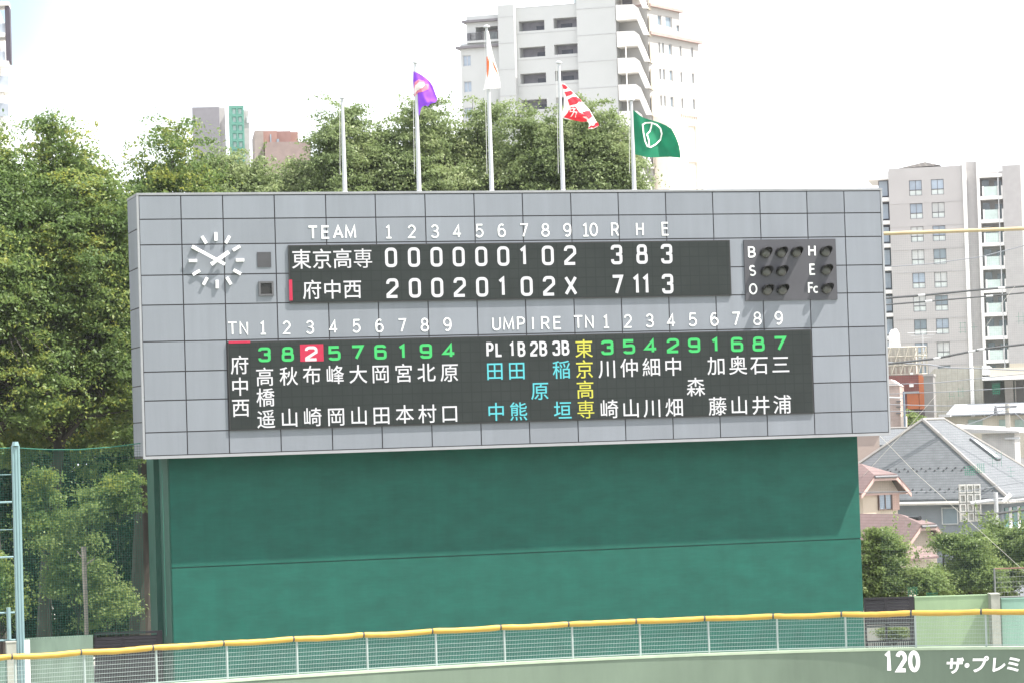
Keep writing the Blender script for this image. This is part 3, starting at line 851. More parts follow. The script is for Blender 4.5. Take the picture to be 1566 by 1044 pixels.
M_gal = mat('galvanised_steel', (0.30, 0.35, 0.34), 0.45, 0.06, metal=0.2)
M_pad = mat('yellow_padding', (0.36, 0.225, 0.035), 0.45, 0.08, 2.5)
M_strap = mat('black_strap', (0.04, 0.04, 0.04), 0.6)
posts = [25 - 107 * 5, 25 - 107 * 4, 25 - 107 * 3, 25 - 107 * 2, 25 - 107, 25, 131, 241, 349, 456, 563, 668, 772.5, 876, 979, 1083.5, 1188, 1292, 1398, 1505, 1612, 1719, 1826, 1933, 2040]
fe = thing('mesh_fence', 'pale wire mesh fence with yellow padded top rail on the outfield wall', 'fence', fpt(783, WALLZ))
for a, b in zip(posts, posts[1:]):
    A, C = fpt(a, 0), fpt(b, 0)
    d = (C - A); L = d.length; d.normalize(); n = Vector((-d.y, d.x, 0)) * 0.2
    MB().tube([A + n + ZV * (WALLZ + .003), A + n + ZV * (RAILZ + .02)], 0.042, 8).build('post', M_gal, fe)
    q = MB()
    nv = int(L / 0.066)
    for i in range(1, nv):
        p = A + n + d * (L * i / nv)
        w = 0.0032; e = Vector((d.x, d.y, 0)) * w; g_ = Vector((-d.y, d.x, 0)) * w
        z0, z1 = WALLZ + .06, RAILZ - .05
        q.hexa([p - e - g_ + ZV * z0, p + e - g_ + ZV * z0, p + e + g_ + ZV * z0, p - e + g_ + ZV * z0, p - e - g_ + ZV * z1, p + e - g_ + ZV * z1, p + e + g_ + ZV * z1, p - e + g_ + ZV * z1])
    for i in range(9):
        z = WALLZ + .07 + i * 0.162
        w = 0.0065 if i else 0.02
        p0, p1 = A + n * 0.93, C + n * 0.93
        g_ = Vector((-d.y, d.x, 0)) * w
        q.hexa([p0 - g_ + ZV * (z - w), p1 - g_ + ZV * (z - w), p1 + g_ + ZV * (z - w), p0 + g_ + ZV * (z - w), p0 - g_ + ZV * (z + w), p1 - g_ + ZV * (z + w), p1 + g_ + ZV * (z + w), p0 + g_ + ZV * (z + w)])
    q.build('mesh_panel', M_gal, fe)
    # padding: one sleeve per bay, sagging a touch
    A2, C2 = fpt(a - 5, 0), fpt(b - 5, 0)
    d2 = (C2 - A2).normalized()
    sg = rnd.uniform(0.01, 0.05)
    pts = []; rad = []
    for i in range(13):
        f = i / 12
        p = A2 + (C2 - A2) * f + n * 0.9 + ZV * (RAILZ - sg * math.sin(math.pi * f) + rnd.uniform(-.006, .006))
        pts.append(p); rad.append(0.118 + rnd.uniform(-.006, .006))
    pts[0] += d2 * 0.025; pts[-1] -= d2 * 0.025
    rad[0] = rad[-1] = 0.108
    pd = MB().tube(pts, rad, 12).build('rail_padding', M_pad, fe, smooth=True)
    MB().tube([pts[-1] - d2 * .02, pts[-1] + d2 * 0.045], 0.112, 12).build('strap', M_strap, pd)
MB().tube([fpt(x, RAILZ) + Vector((0, .19, 0)) for x in xs], 0.03, 6).build('top_rail', M_gal, fe)

# ------------------------------------------------------------------ perimeter behind: gates, walls, pillars
M_louv = lines_mat('black_louvre', (0.035, 0.032, 0.04), (0.008, 0.008, 0.01), 'Z', 0.14, 0.35, 0.5)
M_blk = mat('black_frame', (0.010, 0.009, 0.012), 0.5)
M_pw = mat('pale_green_wall', (0.20, 0.285, 0.165), 0.85, 0.10, 0.5, (1, 1, 0.35))
M_pw2 = mat('blue_green_wall', (0.17, 0.29, 0.23), 0.85, 0.12, 0.5, (1, 1, 0.35))
M_cpil = mat('concrete_pillar', (0.26, 0.27, 0.23), 0.9, 0.15, 2)
M_pw3 = mat('stained_shaded_wall', (0.125, 0.18, 0.14), 0.9, 0.35, 0.6, (1, 1, 0.4)); weather(M_pw3, 0.15, (1.2, 1.2, 0.25))  # stains, and the trees' shade painted into the same colour
weather(M_pw, 0.12, (1.2, 1.2, 0.25)); weather(M_pw2, 0.14, (1.2, 1.2, 0.25))
def gate(name, label, fr, x0, y0, x1, y1, zlow, nb):
    u0 = fr.pix(x0, (y0 + y1) / 2)[0]; u1 = fr.pix(x1, (y0 + y1) / 2)[0]
    v1 = fr.pix((x0 + x1) / 2, (y0 + y1) / 2)[1]
    t = thing(name, label, 'gate', fr.p((u0 + u1) / 2, 0))
    q = MB(); f = 0.1
    mid = u0 + (u1 - u0) * 0.43
    for a, b in ((u0, u0 + f), (mid - f / 2, mid + f / 2), (u1 - f * 2.4, u1)):
        fr.box(q, a, b, 0.02, v1 - f, -0.09, 0)
    fr.box(q, u0, u1, v1 - f, v1, -0.1, 0.01)
    fr.box(q, u0, u1, zlow - f, zlow, -0.095, 0.005)
    fr.box(q, u0, u1, 0.05, 0.13, -0.095, 0.005)
    q.build('gate_frame', M_blk, t)
    for a, b in ((u0 + f, mid - f / 2), (mid + f / 2, u1 - f * 2.4)):
        q = MB(); v = zlow + .03
        while v < v1 - f - .12:
            q.hexa([fr.p(a, v, -.02), fr.p(b, v, -.02), fr.p(b, v + .02, -.075), fr.p(a, v + .02, -.075), fr.p(a, v + .125, -.02), fr.p(b, v + .125, -.02), fr.p(b, v + .145, -.075), fr.p(a, v + .145, -.075)])
            v += 0.15
        q.build('louvre_panel', mat('louvre_slat', (0.013, 0.012, 0.016), 0.45), t)
    return t, u0, u1, v1
RW = Fr(at(1321, 950, 137.5)[:2], 0.02)
gt, gu0, gu1, gv1 = gate('louvre_gate', 'black louvre gate right of the green wall with a gap below', RW, 1321, 914, 1397.5, 911, 2.55, 0)
q = MB()                                     # lower bars of the gate
for k in range(22):
    u = gu0 + .1 + (gu1 - gu0 - .3) * k / 21
    RW.box(q, u, u + .05, 0.14, 1.75, -.07, -.03)
RW.box(q, gu0 + .1, gu1 - .24, 1.75, 1.83, -.075, -.025)
q.build('lower_bars', M_blk, gt)
def wallseg(name, label, fr, x0, x1, ytop, m, th=0.3, cat='wall'):
    u0 = fr.pix(x0, ytop)[0]; u1 = fr.pix(x1, ytop)[0]; v1 = fr.pix((x0 + x1) / 2, ytop)[1]
    q = MB(); fr.box(q, u0, u1, 0, v1 - .06, -th, 0); fr.box(q, u0 - .01, u1 + .01, v1 - .06, v1, -th - .02, .02)
    return tag(q.build(name, m, None, base=fr.p((u0 + u1) / 2, 0)), label, cat), u0, u1, v1
wallseg('perimeter_wall', 'pale yellow green concrete wall between the right gate and the pillar', RW, 1398.5, 1516.5, 910, M_pw)
_, pu0, pu1, pv1 = wallseg('perimeter_wall', 'blue green concrete wall right of the pillar, with wire fence on top', RW, 1531, 2100, 905, M_pw2)
PF = Fr(RW.p(0, 0, 0.75)[:2], 0.02)
u0, u1, v0, v1 = PF.rect(1517, 909, 1530.5, 990)
q = MB(); PF.box(q, u0, u1, 0, v1, -0.8, 0); PF.box(q, u0 - .03, u1 + .03, v1, v1 + .06, -.82, .03)
tag(q.build('concrete_pillar', M_cpil, None, base=PF.p((u0 + u1) / 2, 0)), 'grey concrete pillar at the right between two green walls', 'pillar')
M_oldwire = mat('old_wire', (0.12, 0.13, 0.125), .6)
# wire fence on the right wall
wf = thing('wire_fence', 'rusty topped wire fence on the right blue green wall', 'fence', RW.p(pu0 + 1, pv1))
zt = RW.pix(1540, 868)[1]
q = MB()
for x in (1522, 1640, 1758, 1876):
    u = RW.pix(x, 890)[0]
    MB().tube([RW.p(u, pv1 + .005, -.15), RW.p(u, zt, -.15)], 0.05, 8).build('post', M_oldwire, wf)
u0 = RW.pix(1522, 890)[0]
MB().tube([RW.p(u0, zt - .02, -.15), RW.p(u0 + 14, zt - .02, -.15)], 0.035, 6).build('top_rail', mat('rust', (0.16, 0.09, 0.07), 0.9), wf)
MB().tube([RW.p(u0, pv1 + .05, -.15), RW.p(u0 + 14, pv1 + .05, -.15)], 0.045, 6).build('bottom_rail', M_oldwire, wf)
q = MB()
for k in range(1, 6):
    z = pv1 + .05 + (zt - pv1) * k / 6
    q.tube([RW.p(u0, z, -.15), RW.p(u0 + 14, z, -.15)], 0.008, 4)
for k in range(1, 93): q.tube([RW.p(u0 + k * .15, pv1 + .05, -.15), RW.p(u0 + k * .15, zt - .02, -.15)], 0.005, 4)
q.build('wire_mesh', M_oldwire, wf)
# left side
LW = Fr(at(143, 975, 126.5)[:2], 0.10)
gate('louvre_gate', 'black louvre gate left of the green wall, under the trees', LW, 144, 968, 248, 962, 1.3, 0)
LW2 = Fr(at(143, 975, 126.4)[:2], 0.34)
u0, vL = LW2.pix(37, 977); u1, vR = LW2.pix(142, 969)
q = MB(); LW2.box(q, u0, u1, 0, (vL + vR) / 2, -.25, 0)
tag(q.build('perimeter_wall', M_pw3, None, base=LW2.p((u0 + u1) / 2, 0)), 'pale mottled green wall panel between the net post and the left gate', 'wall')
P2 = Fr(at(19, 1000, 123.6)[:2], 0.3)
u0, u1, v0, v1 = P2.rect(11, 982, 25.5, 1044)
q = MB(); P2.box(q, u0, u1, 0, v1, -.4, 0); P2.box(q, u0 - .02, u1 + .02, v1, v1 + .05, -.42, .02)
tag(q.build('concrete_pillar', M_cpil, None, base=P2.p((u0 + u1) / 2, 0)), 'grey concrete pillar at the far left beside the net post', 'pillar')
u0 = P2.pix(-500, 1000)[0]; u1 = P2.pix(10.6, 1000)[0]
q = MB(); P2.box(q, u0, u1, 0, v1 - .5, -.3, -.05)
tag(q.build('perimeter_wall', mat('shaded_green_wall', (0.10, 0.16, 0.13), 0.9), None, base=P2.p(u0, 0)), 'dark green wall at the left edge beside the grey pillar', 'wall')

# net post, rails and the left net
M_cyan = mat('pale_cyan_paint', (0.15, 0.235, 0.245), 0.45, 0.05)
NP = Fr(at(27, 860, 124.6)[:2], 0.16)
ub, _ = NP.pix(32, 1010); b = NP.p(ub, 0)
_, zt = NP.pix(27, 681)
npost = thing('net_post', 'tall pale cyan steel post holding the green safety net', 'post', b)
q = MB()
for s in (-0.11, 0.11): q.tube([b + NP.U * s, b + NP.U * s + ZV * zt], 0.075, 8)
q.tube([b + ZV * .02, b + ZV * (zt - .05)], 0.09, 8)
q.build('shaft', M_cyan, npost)
MB().tube([b + ZV * zt, b + ZV * (zt + .18)], [.17, .12], 8).build('cap', M_cyan, npost)
q = MB(); NP.box(q, ub + .17, ub + .4, 0.3, NP.pix(32, 978)[1], -.05, 0.05); q.build('side_plate', M_white, npost)
rail = thing('pipe_fence', 'pale cyan pipe rails and short post left of the net post', 'fence', NP.p(ub - 3, 0))
for y in (767, 851, 936, 978):
    z = NP.pix(14, y)[1]
    MB().tube([NP.p(ub - .2, z, .02), NP.p(ub - 14, z, .02)], 0.05, 6).build('rail', M_cyan, rail)
for y in (725, 809):
    z = NP.pix(14, y)[1]
    MB().tube([NP.p(ub - .2, z, .02), NP.p(ub - 14, z, .02)], 0.018, 5).build('wire', M_cyan, rail)
u_ = NP.pix(13.5, 950)[0]
z0 = NP.pix(14, 978)[1]; z1 = NP.pix(14, 928)[1]
MB().tube([NP.p(u_, z0, .06), NP.p(u_, z1, .06)], [0.09, 0.09], 8).build('post', M_cyan, rail)
M_net = net_mat('green_net', (0.006, 0.062, 0.042), 0.11, 0.011)
M_netr = net_mat('pale_net', (0.10, 0.19, 0.15), 0.11, 0.0032)
def net(fr, pts_top, zb, m, par, d=0.0, name='mesh'):
    """net hung from a rope (list of (u, z)) down to zb"""
    q = MB()
    for (a, za), (c, zc_) in zip(pts_top, pts_top[1:]):
        q.face([fr.p(a, zb, d), fr.p(c, zb, d), fr.p(c, zc_, d), fr.p(a, za, d)], [(a, zb), (c, zb), (c, zc_), (a, za)])
    return q.build(name, m, par)
ln = thing('safety_net', 'dark green safety net hanging before the left trees', 'net', NP.p(ub + 3, 3))
zl = NP.pix(27, 684)[1]; ur, zr = NP.pix(215, 677)
tp = [(ub - 13, zl), (ub, zl)] + [(ub + (ur - ub) * f, zl + (zr - zl) * f - 0.18 * math.sin(math.pi * f)) for f in (.25, .5, .75, 1.0)]
net(NP, tp, NP.pix(100, 975)[1], M_net, ln, -.1)
MB().tube([NP.p(a, z, -.1) for a, z in tp], 0.022, 5).build('top_rope', mat('green_rope', (0.02, 0.12, 0.085), 0.8), ln)
MB().tube([NP.p(ur + .9, zr - 1.2, -.1), NP.p(ur + .9, 3.9, -.1)], 0.010, 5).build('edge_rope', MATS['green_rope'], ln)

# ------------------------------------------------------------------ the right net, its boom and guy wires
RN = Fr(at(1362, 600, 139.0)[:2], 0.03)
rn = thing('safety_net', 'nearly invisible pale net over the houses on the right', 'net', RN.p(4, 4))
u0, z0 = RN.pix(1330, 358.5); u1, z1 = RN.pix(2100, 330)
net(RN, [(u0, z0), (u1, z1)], RN.pix(1400, 905)[1], M_netr, rn)
M_patch = net_mat('net_patch', (0.03, 0.16, 0.11), 0.22, 0.012)
M_patch2 = net_mat('net_patch_dense', (0.02, 0.16, 0.10), 0.10, 0.016)
for x0, y0, x1, y1, m_ in ((1466, 493, 1477, 510, M_patch), (1483, 494, 1495, 505, M_patch), (1450, 599, 1460, 610, M_patch), (1464, 592, 1475, 605, M_patch), (1517, 585, 1529, 603, M_patch2),
                        (1512, 690, 1532, 713, M_patch), (1540, 713, 1552, 728, M_patch), (1474, 712, 1492, 727, M_patch2), (1553, 478, 1570, 496, M_patch), (1388, 896, 1404, 911, M_patch2), (1416, 904, 1434, 912, M_patch2), (1494, 708, 1506, 722, M_patch2)):
    a, b_, c_, e_ = RN.rect(x0, y0, x1, y1)
    q = MB(); q.face([RN.p(a, c_, .02), RN.p(b_, c_, .02), RN.p(b_, e_, .02), RN.p(a, e_, .02)], [(a, c_), (b_, c_), (b_, e_), (a, e_)])
    q.build('patch', m_, rn)
q = MB().tube([RN.p(u0, z0, .05), RN.p(u1, z1, .05)], 0.095, 10)
tag(q.build('net_boom', mat('tan_pipe', (0.34, 0.27, 0.16), 0.5), None, base=RN.p(u0, z0), smooth=True), 'tan horizontal pipe from the scoreboard edge carrying the right net', 'pipe')
def cable(name, label, pts, r, m, group, sag=0.0, cat='cable', beads=()):
    P = [at(*p) for p in pts]
    if len(P) == 2 and sag:
        a, b = P; P = [a.lerp(b, k / 14) - ZV * sag * 4 * (k / 14) * (1 - k / 14) for k in range(15)]
    q = MB().tube(P, r, 6)
    o = q.build(name, m, None, base=P[0])
    tag(o, label, cat, group)
    for f, rr in beads:
        k = f * (len(P) - 1); i = min(int(k), len(P) - 2); c0 = P[i].lerp(P[i + 1], k - i); d = (P[i + 1] - P[i]).normalized()
        MB().tube([c0 - d * .22, c0 + d * .22], [rr * .8, rr * .8], 6).build('splice', M_pole, o)
M_wire = mat('black_cable', (0.045, 0.045, 0.05), 0.6); M_wire2 = mat('grey_cable', (0.16, 0.17, 0.19), 0.6); M_guy = mat('white_rope', (0.42, 0.40, 0.36), 0.8)
GW = 'ropes bracing the right net'
cable('guy_rope', 'white rope slanting down right across the grey roof to the wire fence', [(1340, 660, 138.6), (1400, 722, 138.6), (1490, 803, 138.6), (1600, 903, 138.6)], 0.0095, M_guy, GW, 0, 'rope')
cable('guy_rope', 'white rope slanting up right from the pink house past the orange building', [(1320, 727, 138.6), (1390, 652, 138.6), (1432, 603, 138.6)], 0.0095, M_guy, GW, 0, 'rope')
cable('guy_rope', 'thin pale rope slanting up right over the apartment balconies', [(1502, 508, 138.6), (1524, 475, 138.6), (1552, 438, 138.6)], 0.009, M_guy, GW, 0, 'rope')
GC = 'power cables over the houses'
cable('power_cable', 'thick black cable with white splices crossing just above the cream roof cage', [(1330, 559, 175), (1430, 548, 175), (1500, 534, 175), (1566, 526, 175), (2000, 470, 175)], 0.075, M_wire, GC, 0, 'cable', [(.26, .1), (.45, .1), (.5, .1)])
cable('power_cable', 'upper of two black cables crossing the grey apartment mid height', [(1330, 458, 180), (1420, 451, 180), (1500, 443, 180), (1566, 438, 180), (2000, 395, 180)], 0.075, M_wire, GC, 0, 'cable', [(.22, .12), (.62, .1)])
cable('power_cable', 'lower of two black cables crossing the grey apartment mid height', [(1330, 468, 180), (1420, 461, 180), (1500, 454, 180), (1566, 448, 180), (2000, 405, 180)], 0.055, M_wire, GC, 0, 'cable', [(.25, .11), (.55, .09)])
cable('power_cable', 'thin dark wire curving up right across the apartment above the twin cables', [(1330, 410, 180), (1420, 404, 180), (1500, 393, 180), (1566, 376, 180), (1650, 352, 180)], 0.03, M_wire2, GC)
cable('power_cable', 'dark cable sagging over the orange building and beige wall', [(1330, 552, 185), (1420, 557, 185), (1450, 562, 185), (1500, 563, 185), (1566, 566, 185), (1650, 570, 185)], 0.045, M_wire2, GC)
cable('power_cable', 'thin wire rising right across the orange wall and beige wall', [(1330, 588, 190), (1430, 585, 190), (1500, 578, 190), (1566, 571, 190), (1650, 560, 190)], 0.028, M_wire2, GC)
cable('power_cable', 'thin straight wire over the middle of the beige wall', [(1330, 603, 190), (1440, 599, 190), (1566, 592, 190), (1650, 587, 190)], 0.028, M_wire2, GC)
cable('power_cable', 'thin blue grey wire just above the lower canopy roof', [(1330, 617, 190), (1440, 620, 190), (1566, 620, 190), (1650, 620, 190)], 0.03, M_wire2, GC)
cable('power_cable', 'thin wire in front of the canopy edge running to the utility pole', [(1330, 628, 168), (1440, 629, 168), (1540, 628, 168)], 0.026, M_wire2, GC)
cable('power_cable', 'thin wire across the lower grey roof before the road sign', [(1310, 752, 160), (1400, 751, 160), (1480, 750, 160), (1566, 736, 160), (1650, 722, 160)], 0.022, M_wire2, GC)
cable('power_cable', 'thick dark cable behind the road sign post above the right bushes', [(1495, 787, 165), (1530, 784, 165), (1566, 779, 165), (1650, 770, 165)], 0.085, M_wire, GC)
cable('power_cable', 'thin pale wire level with the road sign arm', [(1500, 766, 166), (1566, 764, 166), (1650, 762, 166)], 0.03, M_wire2, GC)
# ------------------------------------------------------------------ ground
M_ground = mat('town_ground', (0.29, 0.275, 0.245), 0.9, 0.2, 0.2)
q = MB(); q.face([(-900, -100, -0.02), (900, -100, -0.02), (900, 1500, -0.02), (-900, 1500, -0.02)])
tag(q.build('ground', M_ground), kind='structure')
q = MB(); q.face([(-90, 10, 0.0), (90, 10, 0.0), (90, 104, 0.0), (-90, 104, 0.0)])
tag(q.build('outfield_grass', mat('mown_grass', (0.07, 0.13, 0.035), 0.9, 0.25, 0.3)), kind='structure')

# ------------------------------------------------------------------ buildings
def pane_fill(fr, par, a, b, c, e, dd, mglass, mframe, bars=1, trans=0.0, low=None, name='window'):
    """a window in an opening: frame, panes, optional lower spandrel"""
    f = 0.06 * max(1.0, (b - a) / 2.2)
    q = MB()
    for A in ((a, a + f, c, e), (b - f, b, c, e), (a + f, b - f, c, c + f), (a + f, b - f, e - f, e)): fr.box(q, *A, dd - .08, dd + .03)
    for k in range(bars):
        u = a + (b - a) * (k + 1) / (bars + 1); fr.box(q, u - f / 2, u + f / 2, c + f, e - f, dd - .07, dd + .02)
    if low: z = c + (e - c) * low; fr.box(q, a + f, b - f, z - f * .9, z + f * .9, dd - .075, dd + .025)
    w = q.build(name, mframe, par)
    q = MB(); z0 = c + (e - c) * low if low else c
    q.face([fr.p(a, z0, dd - .03), fr.p(b, z0, dd - .03), fr.p(b, e, dd - .03), fr.p(a, e, dd - .03)])
    q.build('pane', mglass, w)
    if low:
        q = MB(); q.face([fr.p(a, c, dd - .03), fr.p(b, c, dd - .03), fr.p(b, z0, dd - .03), fr.p(a, z0, dd - .03)])
        q.build('lower_panel', M_frost, w)
    return w
M_frost = mat('frosted_panel', (0.50, 0.54, 0.52), 0.4, 0.1, 1.0)
M_dfr = mat('window_frame_dark', (0.10, 0.10, 0.11), 0.5)
M_wfr = mat('window_frame_pale', (0.45, 0.46, 0.47), 0.5)
M_gl = [glass('window_glass', (0.16, 0.20, 0.23)), glass('window_glass_curtain', (0.42, 0.43, 0.42), 0.3), glass('window_glass_blue', (0.25, 0.30, 0.36), 0.15)]
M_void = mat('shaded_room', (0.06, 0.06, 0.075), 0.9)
rw = random.Random(11)

# grey apartment tower on the right
M_gap = mat('grey_tile_wall', (0.355, 0.342, 0.336), 0.8, 0.04, 0.3)
M_gap2 = mat('grey_tile_wall_plain', (0.335, 0.325, 0.322), 0.8, 0.05)
M_wht = mat('white_render', (0.72, 0.71, 0.69), 0.7, 0.04)
M_balc = mat('pale_green_glass', (0.42, 0.50, 0.47), 0.25, 0.12, 1.2, spec=0.6)
GA = Fr(at(1359, 400, 370)[:2], -0.20)
ga = thing('apartment_tower', 'tall grey apartment tower at the right with two columns of windows and glass balconies', 'building', GA.p(6, 0, -7))
PITCH = GA.pix(1400, 276)[1] - GA.pix(1400, 311.4)[1]
uA, uB = GA.pix(1359.5, 300)[0], GA.pix(1473, 300)[0]
vT = GA.pix(1416, 256)[1]
c1 = (GA.pix(1390.3, 287)[0], GA.pix(1409.7, 287)[0]); c2 = (GA.pix(1423.8, 286)[0], GA.pix(1443.3, 286)[0])
vt0 = GA.pix(1400, 276)[1]; vb0 = GA.pix(1400, 299.5)[1]
holes = []
for k in range(14):
    for c_ in (c1, c2):
        if vb0 - PITCH * k > 1: holes.append((c_[0], c_[1], vb0 - PITCH * k, vt0 - PITCH * k))
q = MB(); GA.facade(q, uA, uB, 0, vT, holes, 0.35, 14); q.build('wall', M_gap, ga)
for h in holes:
    if h[2] > 8: pane_fill(GA, ga, *h, -0.2, M_gl[rw.choice((0, 1, 1, 2))], M_dfr, 1, low=0.36)
q = MB()
for k in range(10):
    z = vb0 - PITCH * k - 1.0
    GA.box(q, uA, uB, z, z + .06, 0.003, 0.05)
q.build('string_course', M_gap2, ga)
u = GA.pix(1478.5, 300)[0]; q = MB(); GA.box(q, uB, u, 0, vT + .6, -12, 0.35); q.build('sunlit_fin', M_wht, ga)  # sunlit strip, the sunlight put into its white colour
u2 = GA.pix(1494.5, 300)[0]; q = MB(); GA.box(q, u, u2, 0, vT + .5, -12, -0.5); q.build('recessed_wall', M_gap2, ga)
u3 = GA.pix(1499, 300)[0]; q = MB(); GA.box(q, u2, u3, 0, vT + .45, -12, 0.25); q.build('sunlit_fin', M_wht, ga)  # second sunlit strip, also lit by its white colour
u4 = GA.pix(1534, 300)[0]; u5 = GA.pix(1562, 300)[0]; u6 = GA.pix(1640, 300)[0]
q = MB(); GA.box(q, u3, u4, 0, vT - .8, -12, -1.9); q.build('balcony_back_wall', M_gap2, ga)
q = MB(); GA.box(q, u4, u5, 0, GA.pix(1548, 253.5)[1], -10, 0.8); q.build('end_wall', M_gap2, ga)
q = MB(); GA.box(q, u5, u6, 0, GA.pix(1548, 254)[1], -9.5, 0.3); q.build('white_end_wall', M_wht, ga)
for k in range(14):
    z = GA.pix(1516, 303)[1] - PITCH * k
    if z < 8: break
    q = MB(); GA.box(q, u3 + .02, u4 - .02, z - .22, z + .22, -1.88, 0.55); s_ = q.build('balcony', M_wht, ga)
    q = MB(); GA.box(q, u3 + .5, u4 - .75, z + .23, z + 1.45, 0.40, 0.46); q.build('glass_railing', M_balc, s_)
    for a in (u3 + .3, u4 - .7, u4 - .2):
        q = MB(); GA.box(q, a, a + .22, z + .23, z + 1.5, 0.36, 0.5); q.build('railing_post', M_wht, s_)
    q = MB(); GA.box(q, u3 + .2, u3 + 1.1, z + .23, z + 2.5, -1.87, -1.80); GA.box(q, u3 + 1.75, u3 + 2.7, z + .23, z + 2.3, -1.87, -1.80); q.build('balcony_door', M_gl[0], s_)
q = MB(); q.tube([GA.p(u4 - .55, 8, .62), GA.p(u4 - .55, vT - 1, .62)], 0.07, 6); q.build('drain_pipe', M_wfr, ga)
q = MB(); GA.box(q, u3, u4 + .1, vT - 1.75, vT - 1.35, -1.9, 0.7); q.build('top_canopy', M_wht, ga)
uL = GA.pix(1336, 300)[0]
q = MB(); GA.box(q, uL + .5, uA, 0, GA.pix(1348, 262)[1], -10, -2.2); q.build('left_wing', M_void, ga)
q = MB(); GA.box(q, uL - .8, uA - .003, GA.pix(1345, 274.5)[1], GA.pix(1345, 270)[1], -10, -0.6); GA.box(q, uL + .6, uA - .003, GA.pix(1345, 270)[1] + .003, GA.pix(1350, 262)[1], -10, -1.5); q.build('left_roof', M_wht, ga)
for k in range(14):
    z = GA.pix(1353, 305)[1] - PITCH * k
    if z < 8: break
    q = MB(); GA.box(q, uL + .2, uA - .004, z - .2, z + .25, -2.19, -0.4); s_ = q.build('balcony', M_wht, ga)
    q = MB(); GA.box(q, uL + .6, uA - .3, z + .6, z + 2.5, -2.18, -2.1); q.build('balcony_door', M_gl[2], s_)
q = MB()
r0 = [GA.pix(x, y, d) for x, y, d in ((1373, 258, -3), (1438, 253, -3), (1414, 247.5, -6))]
A = [GA.p(*r0[0], -3), GA.p(*r0[1], -3), GA.p(r0[1][0], r0[1][1], -11), GA.p(r0[0][0], r0[0][1], -11)]
ap = GA.p(*r0[2], -6.5)
for i in range(4): q.face([A[i], A[(i + 1) % 4], ap])
q.build('hipped_roof', lines_mat('dark_lattice_roof', (0.05, 0.045, 0.04), (0.09, 0.08, 0.07), 'X', 0.8, 0.2), ga)
q = MB(); GA.pbox(q, 1450, 246, 1463, 252, -5, -3); q.build('roof_plant', M_wht, ga)
q = MB(); GA.pbox(q, 1466, 247.5, 1478, 252, -5, -3); q.build('roof_plant', M_wht, ga)
q = MB(); GA.pbox(q, 1478.5, 245.5, 1488, 252, -5.5, -3); q.build('roof_plant', mat('grey_plant', (0.5, 0.55, 0.56)), ga)
for x, y in ((1435.5, 190), (1477, 196)):
    a, z = GA.pix(x + 1.5, 250); _, z2 = GA.pix(x, y)
    MB().tube([GA.p(a, z - 1, -4), GA.p(a, z2, -4)], 0.05, 5).build('aerial', M_wfr, ga)

# white apartment block behind the flags
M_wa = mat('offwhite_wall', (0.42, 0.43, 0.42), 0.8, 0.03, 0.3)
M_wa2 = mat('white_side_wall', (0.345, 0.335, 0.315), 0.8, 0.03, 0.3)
M_corn = mat('grey_cornice', (0.16, 0.15, 0.16), 0.7)
M_corn2 = mat('brown_cornice', (0.30, 0.22, 0.20), 0.7)
C0 = at(994, 150, 320)
WA = Fr(C0[:2], -0.28); WS = Fr(C0[:2], 0.98)
wa = thing('apartment_tower', 'white high-rise apartment block with zigzag outdoor stairs behind the flags', 'building', WA.p(-8, 0, -7))
X = lambda px, py=100: WA.pix(px, py)[0]
holes = []
hp = WA.pix(830, 30)[1] - WA.pix(830, 70.3)[1]
for k in range(6):
    for x0, x1, yt, yb in ((793.2, 832.5, 32, 47.4), (846.3, 882.3, 27.3, 42.8)):
        u0, u1, v0, v1 = WA.rect(x0, yt, x1, yb)
        holes.append((u0, u1, v0 - hp * k, v1 - hp * k))
uT0, uT1 = X(765.5, 60), X(790, 60)
uW = X(884.5, 60); uE = X(944, 60)
vB = WA.pix(838, 9)[1]
q = MB(); WA.facade(q, uT1, uW, 0, vB, holes, 1.6, 14); q.build('balcony_wall', M_wa, wa)
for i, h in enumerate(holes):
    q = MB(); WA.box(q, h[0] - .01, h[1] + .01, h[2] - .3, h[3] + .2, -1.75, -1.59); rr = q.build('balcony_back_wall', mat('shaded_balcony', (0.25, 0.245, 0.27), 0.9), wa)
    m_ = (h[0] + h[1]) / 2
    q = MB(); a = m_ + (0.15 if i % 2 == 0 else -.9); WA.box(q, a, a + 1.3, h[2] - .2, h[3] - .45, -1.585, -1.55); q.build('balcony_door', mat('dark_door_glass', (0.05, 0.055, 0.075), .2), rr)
q = MB(); WA.box(q, uT0, uT1 - .003, 0, WA.pix(777, 9.5)[1], -13, 0.9); q.build('lift_shaft', M_wa, wa)
q = MB(); WA.box(q, uW + .003, uE, 0, WA.pix(915, -60)[1], -13, 0.5); q.build('plain_wall', M_wa, wa)
q = MB()
for k in range(7):
    z = WA.pix(915, 14)[1] - hp * k; WA.box(q, uW + .02, uE - .02, z, z + .07, .503, .53)
    WA.box(q, uT0 + .02, uT1 - .02, z - .3, z - .24, .903, .93)
    WA.box(q, uT1 + .02, uW - .02, z + .75, z + .81, .003, .03)
q.build('wall_joint', mat('joint_grey', (0.36, 0.36, 0.36)), wa)
